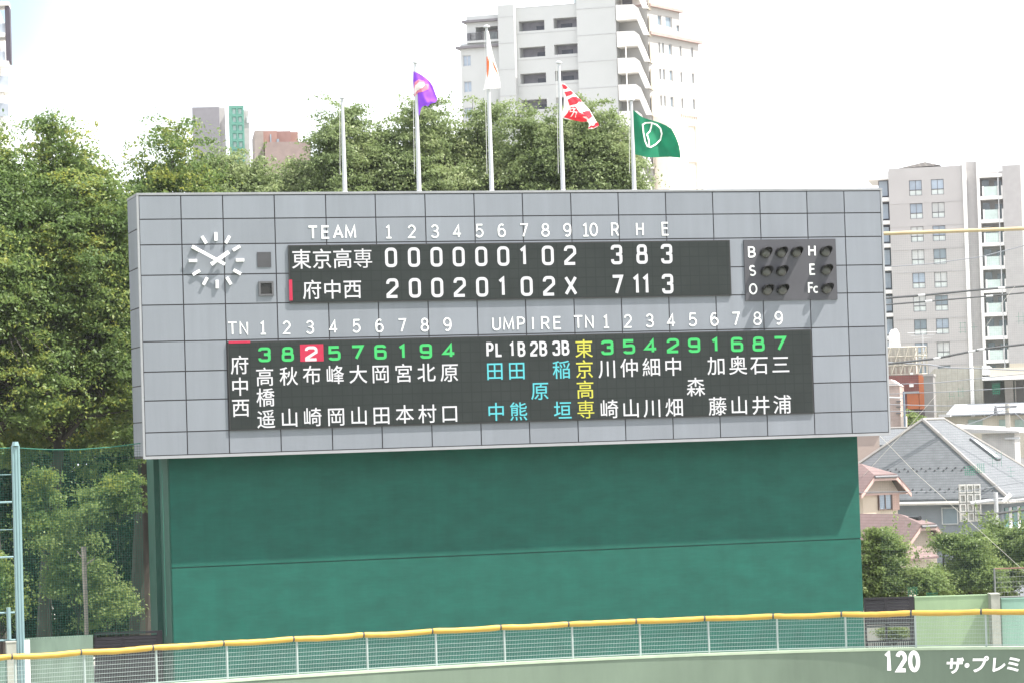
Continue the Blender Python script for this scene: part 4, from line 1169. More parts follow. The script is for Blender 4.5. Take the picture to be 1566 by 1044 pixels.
# left wing with two set-backs
u0, u1, v0, v1 = WA.rect(713.5, 24, 765, 66)
op = WA.rect(727.5, 41, 764.5, 58)
q = MB(); WA.facade(q, u0, uT0 - .003, v0, v1, [(op[0], uT0 - .3, op[2] - .6, op[3])], 2.2, 9); q.build('upper_wing', M_wa, wa)
q = MB(); WA.box(q, op[0] - .1, uT0 - .2, op[2] - .7, op[3] + .1, -2.4, -2.19); bk = q.build('terrace_back_wall', mat('terrace_wall', (0.40, 0.38, 0.37), 0.8), wa)
q = MB(); WA.box(q, op[0] + .5, op[0] + 1.9, op[2] - .5, op[3] - .3, -2.18, -2.12); q.build('terrace_door', M_balc, bk)
q = MB(); WA.box(q, u0 - .4, uT0 - .005, WA.pix(740, 34)[1], WA.pix(740, 30.5)[1], -9, 0.5); q.build('cornice', M_corn, wa)
lv = WA.rect(705, 66, 765, 300)
wh = []
for k in range(4):
    for x0, x1 in ((708, 720),):
        r = WA.rect(x0, 85 + 40.3 * k, x1, 101.5 + 40.3 * k); wh.append((r[0] + k * 0.0, r[1], r[2], r[3]))
wh = [(wh[0][0], wh[0][1], wh[0][2] - hp * k, wh[0][3] - hp * k) for k in range(4)]
u0 = X(704.5, 90)
q = MB(); WA.facade(q, u0, uT0 - .003, 0, lv[3], wh, .3, 11); q.build('lower_wing', M_wa, wa)
for h in wh: pane_fill(WA, wa, *h, -.15, M_gl[2], M_wfr, 1)
q = MB(); WA.box(q, u0 - .45, uT0 - .005, WA.pix(735, 73.5)[1], WA.pix(735, 70)[1], -11, 0.45); q.build('cornice', M_corn, wa)
q = MB()
rl = WA.rect(720, 50, 765, 62)
WA.box(q, rl[0], uT0 - .01, rl[3] - .06, rl[3], 0.3, 0.36)
for k in range(22): WA.box(q, rl[0] + (uT0 - rl[0]) * k / 22, rl[0] + (uT0 - rl[0]) * k / 22 + .05, rl[2], rl[3] - .06, 0.31, 0.35)
WA.box(q, rl[0] - .35, rl[0], rl[2], rl[3], 0, 0.36)
q.build('terrace_railing', M_dfr, wa)
q = MB(); WA.box(q, rl[0] - .4, uT0 - .006, lv[3], rl[2], -1, 0.4); q.build('terrace_parapet', M_wa, wa)
q = MB(); WA.pbox(q, 857, -30, 883, 4.5, -9, -6); q.build('roof_tank', mat('tank_grey', (0.40, 0.44, 0.44)), wa)
M_wst = mat('stair_white', (0.68, 0.665, 0.63), 0.8, 0.03, 0.3)
# stairs: recessed bay with slanting balustrades
uS = X(995.5, 100)
q = MB(); WA.box(q, uE + .003, uS - .3, 0, WA.pix(970, -60)[1], -13, -2.2); q.build('stair_back_wall', M_wst, wa)
for k in range(-1, 7):
    dz = -hp * k
    poly = [(944, 9.5), (970.5, 8.5), (977.5, 13.5), (994.5, 55), (986.5, 55), (976, 30.5), (945, 33)]
    P = []
    for x, y in poly:
        a, z = WA.pix(x, y); P.append((a, z + dz))
    q = MB(); q.prism([WA.p(a, z, 0.75) for a, z in P], WA.N * -0.3)
    b_ = q.build('stair_balustrade', M_wst, wa)
    q = MB(); a0 = P[6][0]; a1 = P[5][0]; WA.box(q, a0, a1, P[6][1] - .05, P[6][1] + .15, -2.19, 0.44); q.build('landing', M_wst, b_)
    A = [WA.pix(946, 34), WA.pix(961.5, 51)]
    q = MB(); WA.box(q, A[0][0], A[1][0], A[1][1] + dz, A[0][1] + dz, -2.19, -2.12); q.build('stair_opening', mat('stair_opening_shade', (0.19, 0.19, 0.21)), b_)  # grey sheet painted as the shade inside the stair opening
    q = MB(); a0 = WA.pix(987, 30)[0]; a1 = WA.pix(995.2, 30)[0]; WA.box(q, a0 + 0.4, a1 - .1, P[4][1] - .1, P[4][1] + 2.2, -2.0, 0.2); q.build('stair_newel', mat('tan_shade', (0.42, 0.38, 0.31)), b_)
# receding right side
sx = lambda px, py: WS.pix(px, py)
top1 = sx(1000, 12)[1]; top2 = sx(1000, 55)[1]
hpS = hp
wl_ = []
for px0, px1, py0, py1 in ((1005.6, 1011.5, 24, 39), (1017.6, 1027.4, 26, 42), (1034.5, 1039, 39, 49)):
    r = WS.rect(px0, py0, px1, py1); wl_.append(r)
uEnd1 = sx(1039.5, 40)[0]; uEnd2 = sx(1070, 120)[0]
wl2 = []
for k in range(3):
    for px0, px1, py0, py1 in ((1007, 1009.8, 65.5, 81.5), (1012.5, 1015.5, 66, 82), (1022.6, 1027.4, 68, 84), (1039.4, 1042.2, 71, 86.5), (1057, 1060, 73, 88.5)):
        r = WS.rect(px0, py0, px1, py1); wl2.append((r[0], r[1], r[2] - hpS * k, r[3] - hpS * k))
for px0, px1, py0, py1 in ((1049.6, 1057.2, 210, 227), (1059.2, 1062, 211, 228), (1068.5, 1070.3, 213, 230)):
    r = WS.rect(px0, py0, px1, py1); wl2.append(r)
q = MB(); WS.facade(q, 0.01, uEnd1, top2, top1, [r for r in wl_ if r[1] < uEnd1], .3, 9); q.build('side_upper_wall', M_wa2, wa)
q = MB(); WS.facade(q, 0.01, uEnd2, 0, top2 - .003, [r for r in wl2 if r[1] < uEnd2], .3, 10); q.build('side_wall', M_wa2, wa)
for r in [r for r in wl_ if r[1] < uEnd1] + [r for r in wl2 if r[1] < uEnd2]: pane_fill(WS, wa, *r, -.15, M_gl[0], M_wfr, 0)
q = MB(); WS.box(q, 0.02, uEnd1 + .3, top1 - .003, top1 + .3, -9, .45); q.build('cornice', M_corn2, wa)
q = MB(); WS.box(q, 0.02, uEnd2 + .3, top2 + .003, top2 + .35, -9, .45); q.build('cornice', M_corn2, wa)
lw0 = sx(1000, 186); lw1 = sx(1046, 186)
q = MB()
hs = [WS.rect(1029, 195, 1042, 240), WS.rect(1030, 250, 1044, 300)]
WS.facade(q, 0.3, sx(1047, 220)[0], 0, sx(1020, 183)[1], [(h[0], h[1], h[2], h[3]) for h in hs], .25, 1.9)
low = q.build('low_stair_tower', mat('cream_render', (0.70, 0.64, 0.54), 0.8, 0.04), wa)
for e in list(low.data.vertices): e.co += WS.N * 2.0
for h in hs:
    q = MB(); WS.box(q, h[0] - .05, h[1] + .05, h[2] - .05, h[3] + .05, 1.6, 1.78); q.build('wall_panel', mat('recess_backing', (0.58, 0.55, 0.50)), low)  # backing panel added to lighten the open recess
for x, y0, y1 in ((957, 72, 172), (697.5, 78, 155)):
    a, z = WA.pix(x, y0, 1.2); _, z2 = WA.pix(x, y1, 1.2)
    MB().tube([WA.p(a, z2 - 2, 1.2), WA.p(a, z, 1.2)], 0.07, 5).build('mast', M_wst, wa)
q = MB(); r = WS.rect(1036, 179, 1059, 191)
for k in range(9): a = r[0] + (r[1] - r[0]) * k / 8; WS.box(q, a, a + .25, r[2], r[3], .5, .6)
WS.box(q, r[0], r[1] + .25, r[3], r[3] + .15, .48, .62)
q.build('low_railing', mat('tan_rail', (0.35, 0.30, 0.26)), wa)

# left edge apartment
LE = Fr(at(13, 100, 205)[:2], 0.12)
le = thing('apartment_block', 'white apartment block cut by the left edge with a dark balcony frame', 'building', LE.p(-5, 0, -5))
q = MB(); LE.pbox(q, -160, 12, 6, 700, -12, -2.0); q.build('wall', M_wht, le)
z0 = LE.pix(8, 700)[1]
for y0, y1 in ((5, 10.5), (53, 58.5), (96, 102.5), (135, 142.5)):
    q = MB(); LE.pbox(q, -160, y0, 14 if y0 != 53 else 8, y1, -1.99, 0.4); q.build('floor_slab', M_wht, le)
q = MB(); LE.pbox(q, 8.5, 11, 16, 95.5, -1.5, 0.2); q.build('dark_frame', mat('aubergine_frame', (0.05, 0.042, 0.055), 0.6), le)
for y0, y1 in ((37, 53), (80, 95.5), (118, 134.5), (160, 180)):
    q = MB(); LE.pbox(q, -160, y0, 8 if y0 < 100 else 13.5, y1, 0.0, 0.12); q.build('balcony_panel', mat('grey_balcony_panel', (0.30, 0.33, 0.37), 0.3), le)
q = MB(); LE.pbox(q, -160, 143, 12, 700, -1.98, -.1); q.build('lower_wall', M_wht, le)

# grey and teal building over the trees
GT = Fr(at(343, 190, 300)[:2], 0.1)
gt_ = thing('office_building', 'grey block with a teal window strip rising over the left trees', 'building', GT.p(0, 0, -6))
q = MB(); GT.pbox(q, 301, 164, 342.5, 700, -9, 0); q.build('grey_block', mat('mid_grey_wall', (0.165, 0.162, 0.175), 0.8, 0.05), gt_)
q = MB(); GT.pbox(q, 342.6, 163, 351.5, 700, -9, -.6); q.build('white_strip', mat('offwhite_block', (0.36, 0.35, 0.34)), gt_)
u0, u1, v0, v1 = GT.rect(351.8, 162, 374.5, 300)
hh = []
for k in range(9):
    for a, b in ((354.6, 361.2), (363.4, 370.2)):
        r = GT.rect(a, 166 + 12.7 * k, b, 175.5 + 12.7 * k); hh.append((r[0], r[1], r[2], r[3]))
hh = [(hh[i % 2][0], hh[i % 2][1], h[2], h[3]) for i, h in enumerate(hh)]
q = MB(); GT.facade(q, u0, u1, 0, v1, hh, .2, 8); q.build('teal_strip', mat('teal_wall', (0.085, 0.215, 0.17), 0.7), gt_)
for h in hh: pane_fill(GT, gt_, *h, -.1, mat('pale_pane', (0.26, 0.36, 0.33), 0.3), mat('teal_frame', (0.07, 0.25, 0.19)), 0)
q = MB(); GT.pbox(q, 374.6, 167, 388, 700, -8, -1); wq = q.build('white_block', mat('offwhite_block', (0.36, 0.35, 0.34)), gt_)
q = MB(); GT.pbox(q, 377, 177, 386, 187, -.98, -.9); q.build('vent', M_wfr, gt_)
a, z = GT.pix(358.5, 84); _, z2 = GT.pix(359, 166)
MB().tube([GT.p(a, z2 - 1, -3), GT.p(a, z, -3)], 0.045, 5).build('aerial', M_wfr, gt_)
# pink building
PB = Fr(at(430, 215, 290)[:2], 0.12)
pb = thing('pink_building', 'pinkish brown tiled building peeping between the left trees', 'building', PB.p(0, 0, -6))
M_pk = mat('pink_tile', (0.25, 0.15, 0.125), 0.8, 0.05); M_pk2 = mat('brown_tile', (0.21, 0.125, 0.11), 0.8, 0.05)
q = MB(); PB.pbox(q, 396, 201, 409.4, 700, -8, 0.6); q.build('end_block', mat('tan_grey', (0.22, 0.19, 0.17)), pb)
q = MB(); PB.pbox(q, 409.6, 200.5, 430.5, 700, -8, 0); q.build('front_block', M_pk, pb)
q = MB(); PB.pbox(q, 430.6, 200, 452, 700, -8, -.5); q.build('middle_block', M_pk2, pb)
q = MB(); PB.pbox(q, 452.1, 200, 463.5, 700, -8, -1.2); q.build('side_block', M_pk, pb)
q = MB(); PB.pbox(q, 411, 219, 481, 700, -6, 1.2); q.build('lower_block', mat('tan_brown', (0.20, 0.155, 0.14)), pb)
for x0, x1 in ((413, 415), (423, 427)):
    q = MB(); PB.pbox(q, x0, 206 if x0 < 420 else 213, x1, 222, .003, .05); q.build('window', M_gl[0], pb)

# orange building with a cream roof cage
OB = Fr(at(1410, 600, 245)[:2], -0.19)
ob = thing('orange_building', 'orange and maroon building with a cream lattice cage on its roof', 'building', OB.p(0, 0, -6))
M_or = mat('orange_wall', (0.42, 0.13, 0.055), 0.8, 0.05); M_mar = mat('maroon_wall', (0.16, 0.055, 0.05), 0.8, 0.08)
q = MB(); OB.pbox(q, 1320, 574, 1405.5, 599, -8, 0); q.build('maroon_wall', M_mar, ob)
q = MB(); OB.pbox(q, 1405.6, 573, 1416.5, 625, -8, .05); q.build('orange_corner', M_or, ob)
q = MB(); OB.pbox(q, 1320, 599.3, 1405.5, 600.5, -8, .25); q.build('ledge', M_wfr, ob)
q = MB(); OB.pbox(q, 1387.5, 600.8, 1405.4, 625, -8, .04); q.build('orange_wall', M_or, ob)
q = MB(); OB.pbox(q, 1320, 600.8, 1387.4, 640, -8, -.4); q.build('dark_recess', M_mar, ob)
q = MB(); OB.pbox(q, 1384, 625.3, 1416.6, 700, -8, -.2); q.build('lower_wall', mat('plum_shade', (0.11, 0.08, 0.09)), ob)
q = MB(); OB.pbox(q, 1392, 569, 1396.5, 572, 0.02, .2, 0); OB.pbox(q, 1391, 586, 1397, 591, 0.02, .35); q.build('wall_vent', M_wht, ob)
q = MB(); OB.pbox(q, 1322, 532, 1399, 572, -6, -1.5); q.build('roof_tank', mat('cream_tank', (0.33, 0.31, 0.27), 0.7, 0.08, 0.4), ob)
q = MB()
u0, u1, v0, v1 = OB.rect(1322, 531, 1417, 572.5)
for k in range(15):
    a = u0 + (u1 - u0) * k / 14; OB.box(q, a - .06, a + .06, v0, v1, -.35, -.23)
for k in range(4):
    z = v0 + (v1 - v0) * k / 3; q.tube([OB.p(u0, z, -.16), OB.p(u1, z, -.16)], .06, 4)
for k in range(7):
    a = u0 + (u1 - u0) * 2 * k / 14; b_ = u0 + (u1 - u0) * (2 * k + 2) / 14
    q.tube([OB.p(a, v0, -.08), OB.p(b_, v1, -.08)], .045, 4)
q.build('roof_cage', mat('cream_steel', (0.40, 0.37, 0.31), 0.6), ob)
for x, y in ((1410, 508), (1352, 514)):
    a, z = OB.pix(x, y); q = MB(); q.tube([OB.p(a, OB.pix(x, 574)[1], -1), OB.p(a, z, -1)], .035, 5)
    for k, w_ in ((0, 1.3), (.25, 1.0), (.5, .8)): q.tube([OB.p(a - w_, z - k, -1), OB.p(a + w_, z - k + .03, -1)], .022, 4)
    q.build('tv_aerial', M_wfr, ob)
a, z = OB.pix(1366, 531); q = MB().lathe(OB.p(a, z, -2), [(.5, 0), (.45, 1.2), (.25, 1.6)], 10); q.build('roof_vent', M_wht, ob)
# pinkish flats at the scoreboard edge
FL = Fr(at(1370, 620, 222)[:2], -0.19)
fl = thing('small_flats', 'pale pink flats with three small hooded vents beside the scoreboard edge', 'building', FL.p(0, 0, -5))
u0, u1, v0, v1 = FL.rect(1320, 590, 1377.5, 690)
q = MB(); FL.box(q, u0, u1, 0, v1, -6, 0); q.build('wall', lines_mat('pale_pink_wall', (0.34, 0.265, 0.235), (0.29, 0.225, 0.2), 'Z', .6, .06), fl)
ra = FL.pix(1372, 579); q = MB(); q.prism([FL.p(u0, v1 + .003, .15), FL.p(u1 + .05, v1 + .003, .15), FL.p(ra[0] - .5, ra[1], .15), FL.p(u0, ra[1], .15)], FL.N * -6); q.build('roof', mat('pale_roof', (0.52, 0.46, 0.43)), fl)
for y in (612.5, 620.7, 630.5):
    q = MB(); FL.pbox(q, 1371, y, 1378, y + 1.6, .003, .3); q.build('vent_hood', M_dfr, fl)
q = MB(); FL.pbox(q, 1378.5, 636, 1387, 700, -5, .2); q.build('annexe', mat('annexe_pink', (0.50, 0.42, 0.37)), fl)
b = at(1383.5, 640, 221); z1 = at(1382.5, 598, 221).z
q = MB().tube([Vector((b.x, b.y, 0)), Vector((b.x, b.y, z1))], 0.085, 8)
o = q.build('street_pole', mat('blue_grey_pole', (0.12, 0.15, 0.19), .5), None, base=(b.x, b.y, 0), smooth=True)
tag(o, 'thin blue grey pole beside the orange building', 'pole')
MB().tube([Vector((b.x, b.y, z1 - .5)), Vector((b.x - 1.4, b.y, z1 - .4))], .06, 6).build('arm', M_wfr, o)
# dark slab tower
SL = Fr(at(1422, 610, 226)[:2], -0.19)
q = MB(); r = SL.rect(1414.5, 574.5, 1429, 700); SL.box(q, r[0], r[1], 0, r[3], -4, 0)
sl_ = q.build('wall', mat('brown_grey_slab', (0.19, 0.18, 0.175), .85, .05), None)
bpy.data.objects.remove(sl_)
slt = thing('stair_tower', 'narrow brown grey slab tower left of the beige building', 'building', SL.p(0, 0, -2))
q.build('wall', mat('brown_grey_slab', (0.19, 0.18, 0.175)), slt)
q = MB(); SL.box(q, r[0] - .06, r[1] + .06, r[3] + .003, r[3] + .18, -4.06, .06); q.build('parapet_cap', mat('cap_grey', (0.26, 0.25, 0.24)), slt)
# beige long building
BB = Fr(at(1480, 600, 232)[:2], -0.19)
bb = thing('long_building', 'long beige ribbed building with a white canopy and shaded loggia', 'building', BB.p(4, 0, -6))
M_bg = lines_mat('beige_ribbed', (0.33, 0.315, 0.27), (0.29, 0.275, 0.235), 'X', .45, .14); M_bg2 = mat('cream_parapet', (0.40, 0.37, 0.31), .8, .04)
P = [BB.pix(*p) for p in ((1417, 590), (1417, 576), (1428.5, 563.5), (1502, 558.5), (1502, 590))]
q = MB(); q.prism([BB.p(P[0][0], 0), BB.p(P[4][0], 0), BB.p(P[3][0], P[3][1]), BB.p(P[2][0], P[2][1]), BB.p(P[1][0], P[1][1])], BB.N * -12); q.build('gable_wall', M_bg, bb)
q = MB(); a = BB.pix(1487, 600)[0]; q.tube([BB.p(a, 0, .15), BB.p(a, BB.pix(1486, 560)[1], .15)], .16, 8); q.build('drain_pipe', M_wht, bb)
q = MB(); BB.pbox(q, 1502.3, 559, 1513, 573, -12, .3); q.build('parapet_block', M_wht, bb)
q = MB(); BB.pbox(q, 1513.1, 560, 1650, 572.5, -12, -.3); BB.pbox(q, 1543, 553, 1650, 559.5, -12, -2); q.build('roof_parapet', M_bg2, bb)
q = MB(); BB.pbox(q, 1502.3, 573.3, 1650, 578.8, -3, 1.2); q.build('canopy', M_wht, bb)
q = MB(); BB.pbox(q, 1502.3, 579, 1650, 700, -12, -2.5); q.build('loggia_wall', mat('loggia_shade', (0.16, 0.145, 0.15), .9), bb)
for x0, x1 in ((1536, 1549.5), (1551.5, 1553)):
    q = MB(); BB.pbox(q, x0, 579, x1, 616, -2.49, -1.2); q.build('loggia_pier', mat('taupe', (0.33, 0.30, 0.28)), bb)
P = [BB.pix(*p, 3) for p in ((1457, 617.5), (1650, 611.5), (1650, 627), (1447, 634))]
z1 = P[0][1]; z0 = P[3][1]
q = MB(); q.hexa([BB.p(P[3][0], z0 - .1, 4.6), BB.p(P[2][0], z0 - .1, 4.6), BB.p(P[2][0], z1 - .12, .8), BB.p(P[3][0] + .6, z1 - .12, .8), BB.p(P[3][0], z0, 4.6), BB.p(P[2][0], z0, 4.6), BB.p(P[2][0], z1, .8), BB.p(P[3][0] + .6, z1, .8)])
q.build('lower_roof', mat('pale_metal_roof', (0.30, 0.315, 0.335), .5, .05), bb)
q = MB(); BB.pbox(q, 1432, 634.5, 1650, 700, 0.3, 3.8, 3.8); q.build('lower_wall', M_bg2, bb)
for x0, x1 in ((1481, 1503), (1528, 1542), (1552, 1566)):
    q = MB(); BB.pbox(q, x0, 641, x1, 655, 3.803, 3.9, 3.8); q.build('window', mat('dull_green_glass', (0.22, 0.28, 0.25), .3), bb)
q = MB()
a0, z0 = BB.pix(1437, 635.5, 3.9); a1, _ = BB.pix(1455, 634, 3.9)
BB.box(q, a0, a1, z0 - .1, z0 + .12, 3.85, 6.0); q.build('door_hood', mat('hood_grey', (0.45, 0.45, 0.45)), bb)

# big grey roof house
eA = -0.5
e_ = Vector((math.cos(eA), math.sin(eA), 0)); b_ = Vector((-e_.y, e_.x, 0))
E1 = at(1541, 760, 185)
E0 = E1 - e_ * 14.2; E2 = E1 + b_ * 12.0; E3 = E0 + b_ * 12.0
Rm = E1 - e_ * 7.1 + b_ * 4.0
def z_at(p, py):
    for _ in range(6):
        r = p - CAM; y_ = 522 - FPX * r.dot(cU) / r.dot(cF); p = p + ZV * ((y_ - py) / FPX * r.y)
    return p
R1 = z_at(Rm.copy(), 641); R2 = R1 + b_ * 4.0
gh = thing('hip_roof_house', 'house with a big grey shingled hip roof at the right', 'house', Vector(((E0 + E2) / 2)[:2] + (0,)))
M_sh = lines_mat('grey_shingle', (0.102, 0.108, 0.117), (0.073, 0.078, 0.085), 'Z', 0.17, 0.22, .85, 0.14, 2.5)
q = MB(); dn = ZV * 0.18
for poly in ([E0, E1, R1], [E1, E2, R2, R1], [E2, E3, R2], [E3, E0, R1, R2]): q.prism(poly, -dn)
q.build('roof', M_sh, gh)
q = MB(); q.tube([R1, E1], .13, 6); q.tube([R1, E0], .12, 6); q.tube([R1, R2], .14, 6); q.tube([R2, E2], .13, 6)
q.build('ridge_cap', mat('ridge_grey', (0.20, 0.19, 0.18)), gh)
q = MB(); up = ZV * -.28
q.tube([E0 + up, E1 + up], .13, 6); q.tube([E1 + up, E2 + up], .13, 6); q.build('gutter', mat('gutter_grey', (0.40, 0.39, 0.37)), gh)
ins = 0.7
w0, w1, w2, w3 = E0 + e_ * ins + b_ * ins, E1 - e_ * ins + b_ * ins, E2 - e_ * ins - b_ * ins, E3 + e_ * ins - b_ * ins
zt_ = E1.z - .2
HG = Fr(w0[:2], eA); Lh = (w1 - w0).length
q = MB(); HG.box(q, 0, Lh, 0, zt_, -(w2 - w1).length, 0); q.build('wall', mat('slate_wall', (0.15, 0.165, 0.185), .8, .06), gh)
r = HG.rect(1441, 775, 1466, 801); pane_fill(HG, gh, r[0], r[1], r[2], r[3], .1, M_gl[0], mat('mid_frame', (0.35, 0.36, 0.36)), 0)
HS = Fr(w1[:2], eA + math.pi / 2)
for k, (a, c_) in enumerate(((.6, 1.3), (2.2, 3.0), (3.8, 4.6))):
    q = MB(); HS.box(q, a, c_, zt_ - 3.0, zt_ - .5, .003, .05); q.build('window', mat('teal_window', (0.025, 0.10, 0.09), .4), gh)
    q = MB(); HS.box(q, c_ + .06, c_ + .6, zt_ - 3.0, zt_ - .5, .003, .06); q.build('wall_panel', mat('pale_shutter', (0.42, 0.40, 0.42)), gh)
# snow guards: two rows on the hip end
fz = (R1 - (E0 + E1) / 2)
for row, (t0, n) in enumerate(((0.36, 30), (0.10, 40))):
    q = MB()
    for k in range(n):
        t = t0 + (0.015 if k % 2 else -0.015)
        l_ = E0.lerp(R1, t); r_ = E1.lerp(R1, t); p = l_.lerp(r_, (k + .5) / n) + ZV * .0
        q.hexa([p + e_ * s * .055 + b_ * c * .04 + ZV * z for z in (0.0, .085) for s, c in ((-1, -1), (1, -1), (1, 1), (-1, 1))])
    o = q.build('snow_guard', M_dfr, gh); o['kind'] = 'stuff'
# skylight and white dormer on the right slope
def onright(f, g):  # f along the slope down from the ridge, g along the eave
    a = R1.lerp(E1, f); c_ = R2.lerp(E2, f); return a.lerp(c_, g)
q = MB()
nrm = (E1 - R1).cross(E2 - E1).normalized()
if nrm.z < 0: nrm = -nrm
c4 = [onright(.30, .86), onright(.30, 1.0), onright(.60, .74), onright(.60, .62)]
c4 = [onright(.28, .72), onright(.28, .82), onright(.56, .72), onright(.56, .62)]
q.prism([p + nrm * .16 for p in c4], -nrm * .15); skl = q.build('skylight', M_dfr, gh)
q = MB(); cc = sum(c4, Vector()) / 4; q.face([cc + (p - cc) * .8 + nrm * .18 for p in c4]); q.build('pane', mat('skylight_glass', (0.45, 0.48, 0.46), .2), skl)
DW = Fr(at(1525, 670, 206)[:2], -0.3)
dh = thing('white_annexe', 'small white flat roofed annexe behind the grey hip roof', 'building', DW.p(0, 0, -2))
r = DW.rect(1502, 662, 1552, 700); q = MB(); DW.box(q, r[0], r[1], 0, r[3], -3, 0); q.build('wall', MATS['offwhite_block'], dh)
r2 = DW.rect(1494, 651, 1556, 664); q = MB(); q.hexa([DW.p(r[0] - 2.2, r[3] + .1, .6), DW.p(r[1] + .4, r[3] + .003, .6), DW.p(r[1] + .4, r[3] + .003, -3), DW.p(r[0] - 2.2, r[3] + .1, -3), DW.p(r[0] - 2.2, r[3] + .5, .6), DW.p(r[1] + .4, r[3] + .12, .6), DW.p(r[1] + .4, r[3] + .35, -3), DW.p(r[0] - 2.2, r[3] + .75, -3)]); q.build('roof', MATS['offwhite_block'], dh)
q = MB(); DW.pbox(q, 1537, 668, 1560, 671, .003, .2); q.build('ledge', M_wfr, dh)
# second grey roof, farther left
SR = Fr(at(1390, 670, 212)[:2], 0.0)
sr = thing('low_grey_house', 'low grey roofed house with a dark wall just behind the big hip roof', 'house', SR.p(-3, 0, -3))
P = [SR.pix(*p) for p in ((1320, 656.5), (1445, 651), (1445, 679), (1320, 680))]
q = MB(); q.prism([SR.p(P[3][0], P[3][1], 1.2), SR.p(P[2][0], P[3][1], 1.2), SR.p(P[1][0], P[0][1], -2.5), SR.p(P[0][0], P[0][1], -2.5)], ZV * -.15); q.build('roof', M_sh, sr)
q = MB(); SR.box(q, P[3][0] + .5, P[2][0], 0, P[3][1] - .2, -5, .4); q.build('wall', mat('charcoal_wall', (0.06, 0.07, 0.08)), sr)
q = MB(); q.tube([SR.p(P[0][0], P[0][1] + .05, -2.5), SR.p(P[1][0], P[0][1] + .05, -2.5)], .1, 6); q.build('ridge_cap', MATS['ridge_grey'], sr)
# pale wall strip
PW = Fr(at(1326, 690, 200)[:2], 0.0)
pw = thing('pale_house', 'pale pinkish house wall seen just under the scoreboard right corner', 'house', PW.p(0, 0, -3))
r = PW.rect(1290, 662, 1345.5, 715)
q = MB(); PW.box(q, r[0], r[1], 0, r[3], -5, 0); q.build('wall', mat('pale_pinkish_wall', (0.36, 0.29, 0.25), .85, .03), pw)
q = MB(); PW.box(q, r[0] - .1, r[1] + .12, r[3] + .003, r[3] + .2, -5.1, .12); q.build('parapet', M_bg2, pw)

# pink roofed house, two jerkinhead gables
PA = 0.5
PH = Fr(at(1355, 770, 168)[:2], PA)
M_pr = lines_mat('pink_roof_tile', (0.150, 0.102, 0.097), (0.115, 0.078, 0.075), 'Z', 0.16, 0.2, .75, .1)
M_cw = mat('cream_wall', (0.46, 0.40, 0.32), .85, .03); M_barge = mat('pink_barge', (0.42, 0.30, 0.27)); M_gw = mat('beige_gable', (0.36, 0.31, 0.265), .85, .04)
ph = thing('pink_roof_house', 'cream house with two clipped pink tiled gables behind the right bushes', 'house', PH.p(0, 0, -4))
def jerkin(L, CL, CR, R, ridge, dr, dback, zfloor):
    p = [PH.pix(*x) for x in (L, CL, CR, R)]
    um = (p[1][0] + p[2][0]) / 2
    vl = (p[0][1] + p[3][1]) / 2; vc = (p[1][1] + p[2][1]) / 2
    vr = PH.pix(*ridge, dr)[1]
    F = [PH.p(p[0][0], vl, 0), PH.p(p[1][0], vc, 0), PH.p(p[2][0], vc, 0), PH.p(p[3][0], vl, 0)]
    Rg = PH.p(um, vr, dr); Rb = PH.p(um, vr, dback)
    Bk = [PH.p(p[0][0], vl, dback), PH.p(p[3][0], vl, dback)]
    q = MB(); dn = ZV * -.14
    q.prism([F[0], F[1], Rg, Rb, Bk[0]], dn); q.prism([F[1], F[2], Rg], dn); q.prism([F[2], F[3], Bk[1], Rb, Rg], dn)
    rf = q.build('roof', M_pr, ph)
    q = MB()
    for a, b in ((F[0], F[1]), (F[1], F[2]), (F[2], F[3])):
        q.prism([a + dn * 1.02 + PH.N * .03, b + dn * 1.02 + PH.N * .03, b + dn * 2.6 + PH.N * .03, a + dn * 2.6 + PH.N * .03], PH.N * -.1)
    q.build('barge_board', M_barge, rf)
    q = MB(); q.tube([F[1] + PH.N * .06 + dn, F[2] + PH.N * .06 + dn], .09, 6); q.build('gutter', M_dfr, rf)
    iu = 0.45
    q = MB(); q.prism([PH.p(p[0][0] + iu, vl - .1, -.6), PH.p(p[3][0] - iu, vl - .1, -.6), PH.p(p[2][0] - .1, vc - .16, -.6), PH.p(p[1][0] + .1, vc - .16, -.6)], PH.N * (dback + 1)); q.build('gable', M_gw, ph)
    q = MB(); PH.box(q, p[0][0] + iu + .1, p[3][0] - iu - .1, zfloor, vl - .102, dback + .4, -.65); q.build('wall', M_cw, ph)
    return p, vl
p1, vl1 = jerkin((1317, 753), (1337, 725), (1371, 724), (1393.5, 749), (1322, 708), -2.4, -9, 0)
q = MB(); PH.box(q, p1[0][0] - .2, p1[3][0] + .1, vl1 - .2, vl1 - .1, -.645, -.5); q.build('gable_sill', M_barge, ph)
r = PH.rect(1343, 754, 1363.5, 779, -.6)
pane_fill(PH, ph, r[0], r[1], r[2], r[3], -.56, M_gl[2], mat('brown_frame', (0.12, 0.085, 0.075)), 1)
q = MB(); r2 = PH.rect(1364.5, 754, 1375, 779, -.6); PH.box(q, r2[0], r2[1], r2[2], r2[3], -.649, -.56); q.build('wall_panel', mat('shaded_pink_wall', (0.40, 0.28, 0.24)), ph)  # shaded stretch of side wall, the shade put into the panel colour
PH0 = PH
PH = Fr(at(1420, 830, 160)[:2], PA)
p2, vl2 = jerkin((1384.5, 837), (1408.5, 801), (1431, 799.5), (1455, 828), (1391, 784.5), -2.6, -7, 0)
q = MB(); a = PH.pix(1365, 794, -3.2); c_ = PH.pix(1407, 791.5, -.9); q.tube([PH.p(a[0], a[1], -3.2), PH.p(c_[0], c_[1], -.9)], .13, 8); q.build('solar_tube', M_blk, ph)
L3 = Fr(at(1410, 850, 158)[:2], PA)
P = [L3.pix(*x) for x in ((1393, 841), (1398, 853), (1427, 849))]
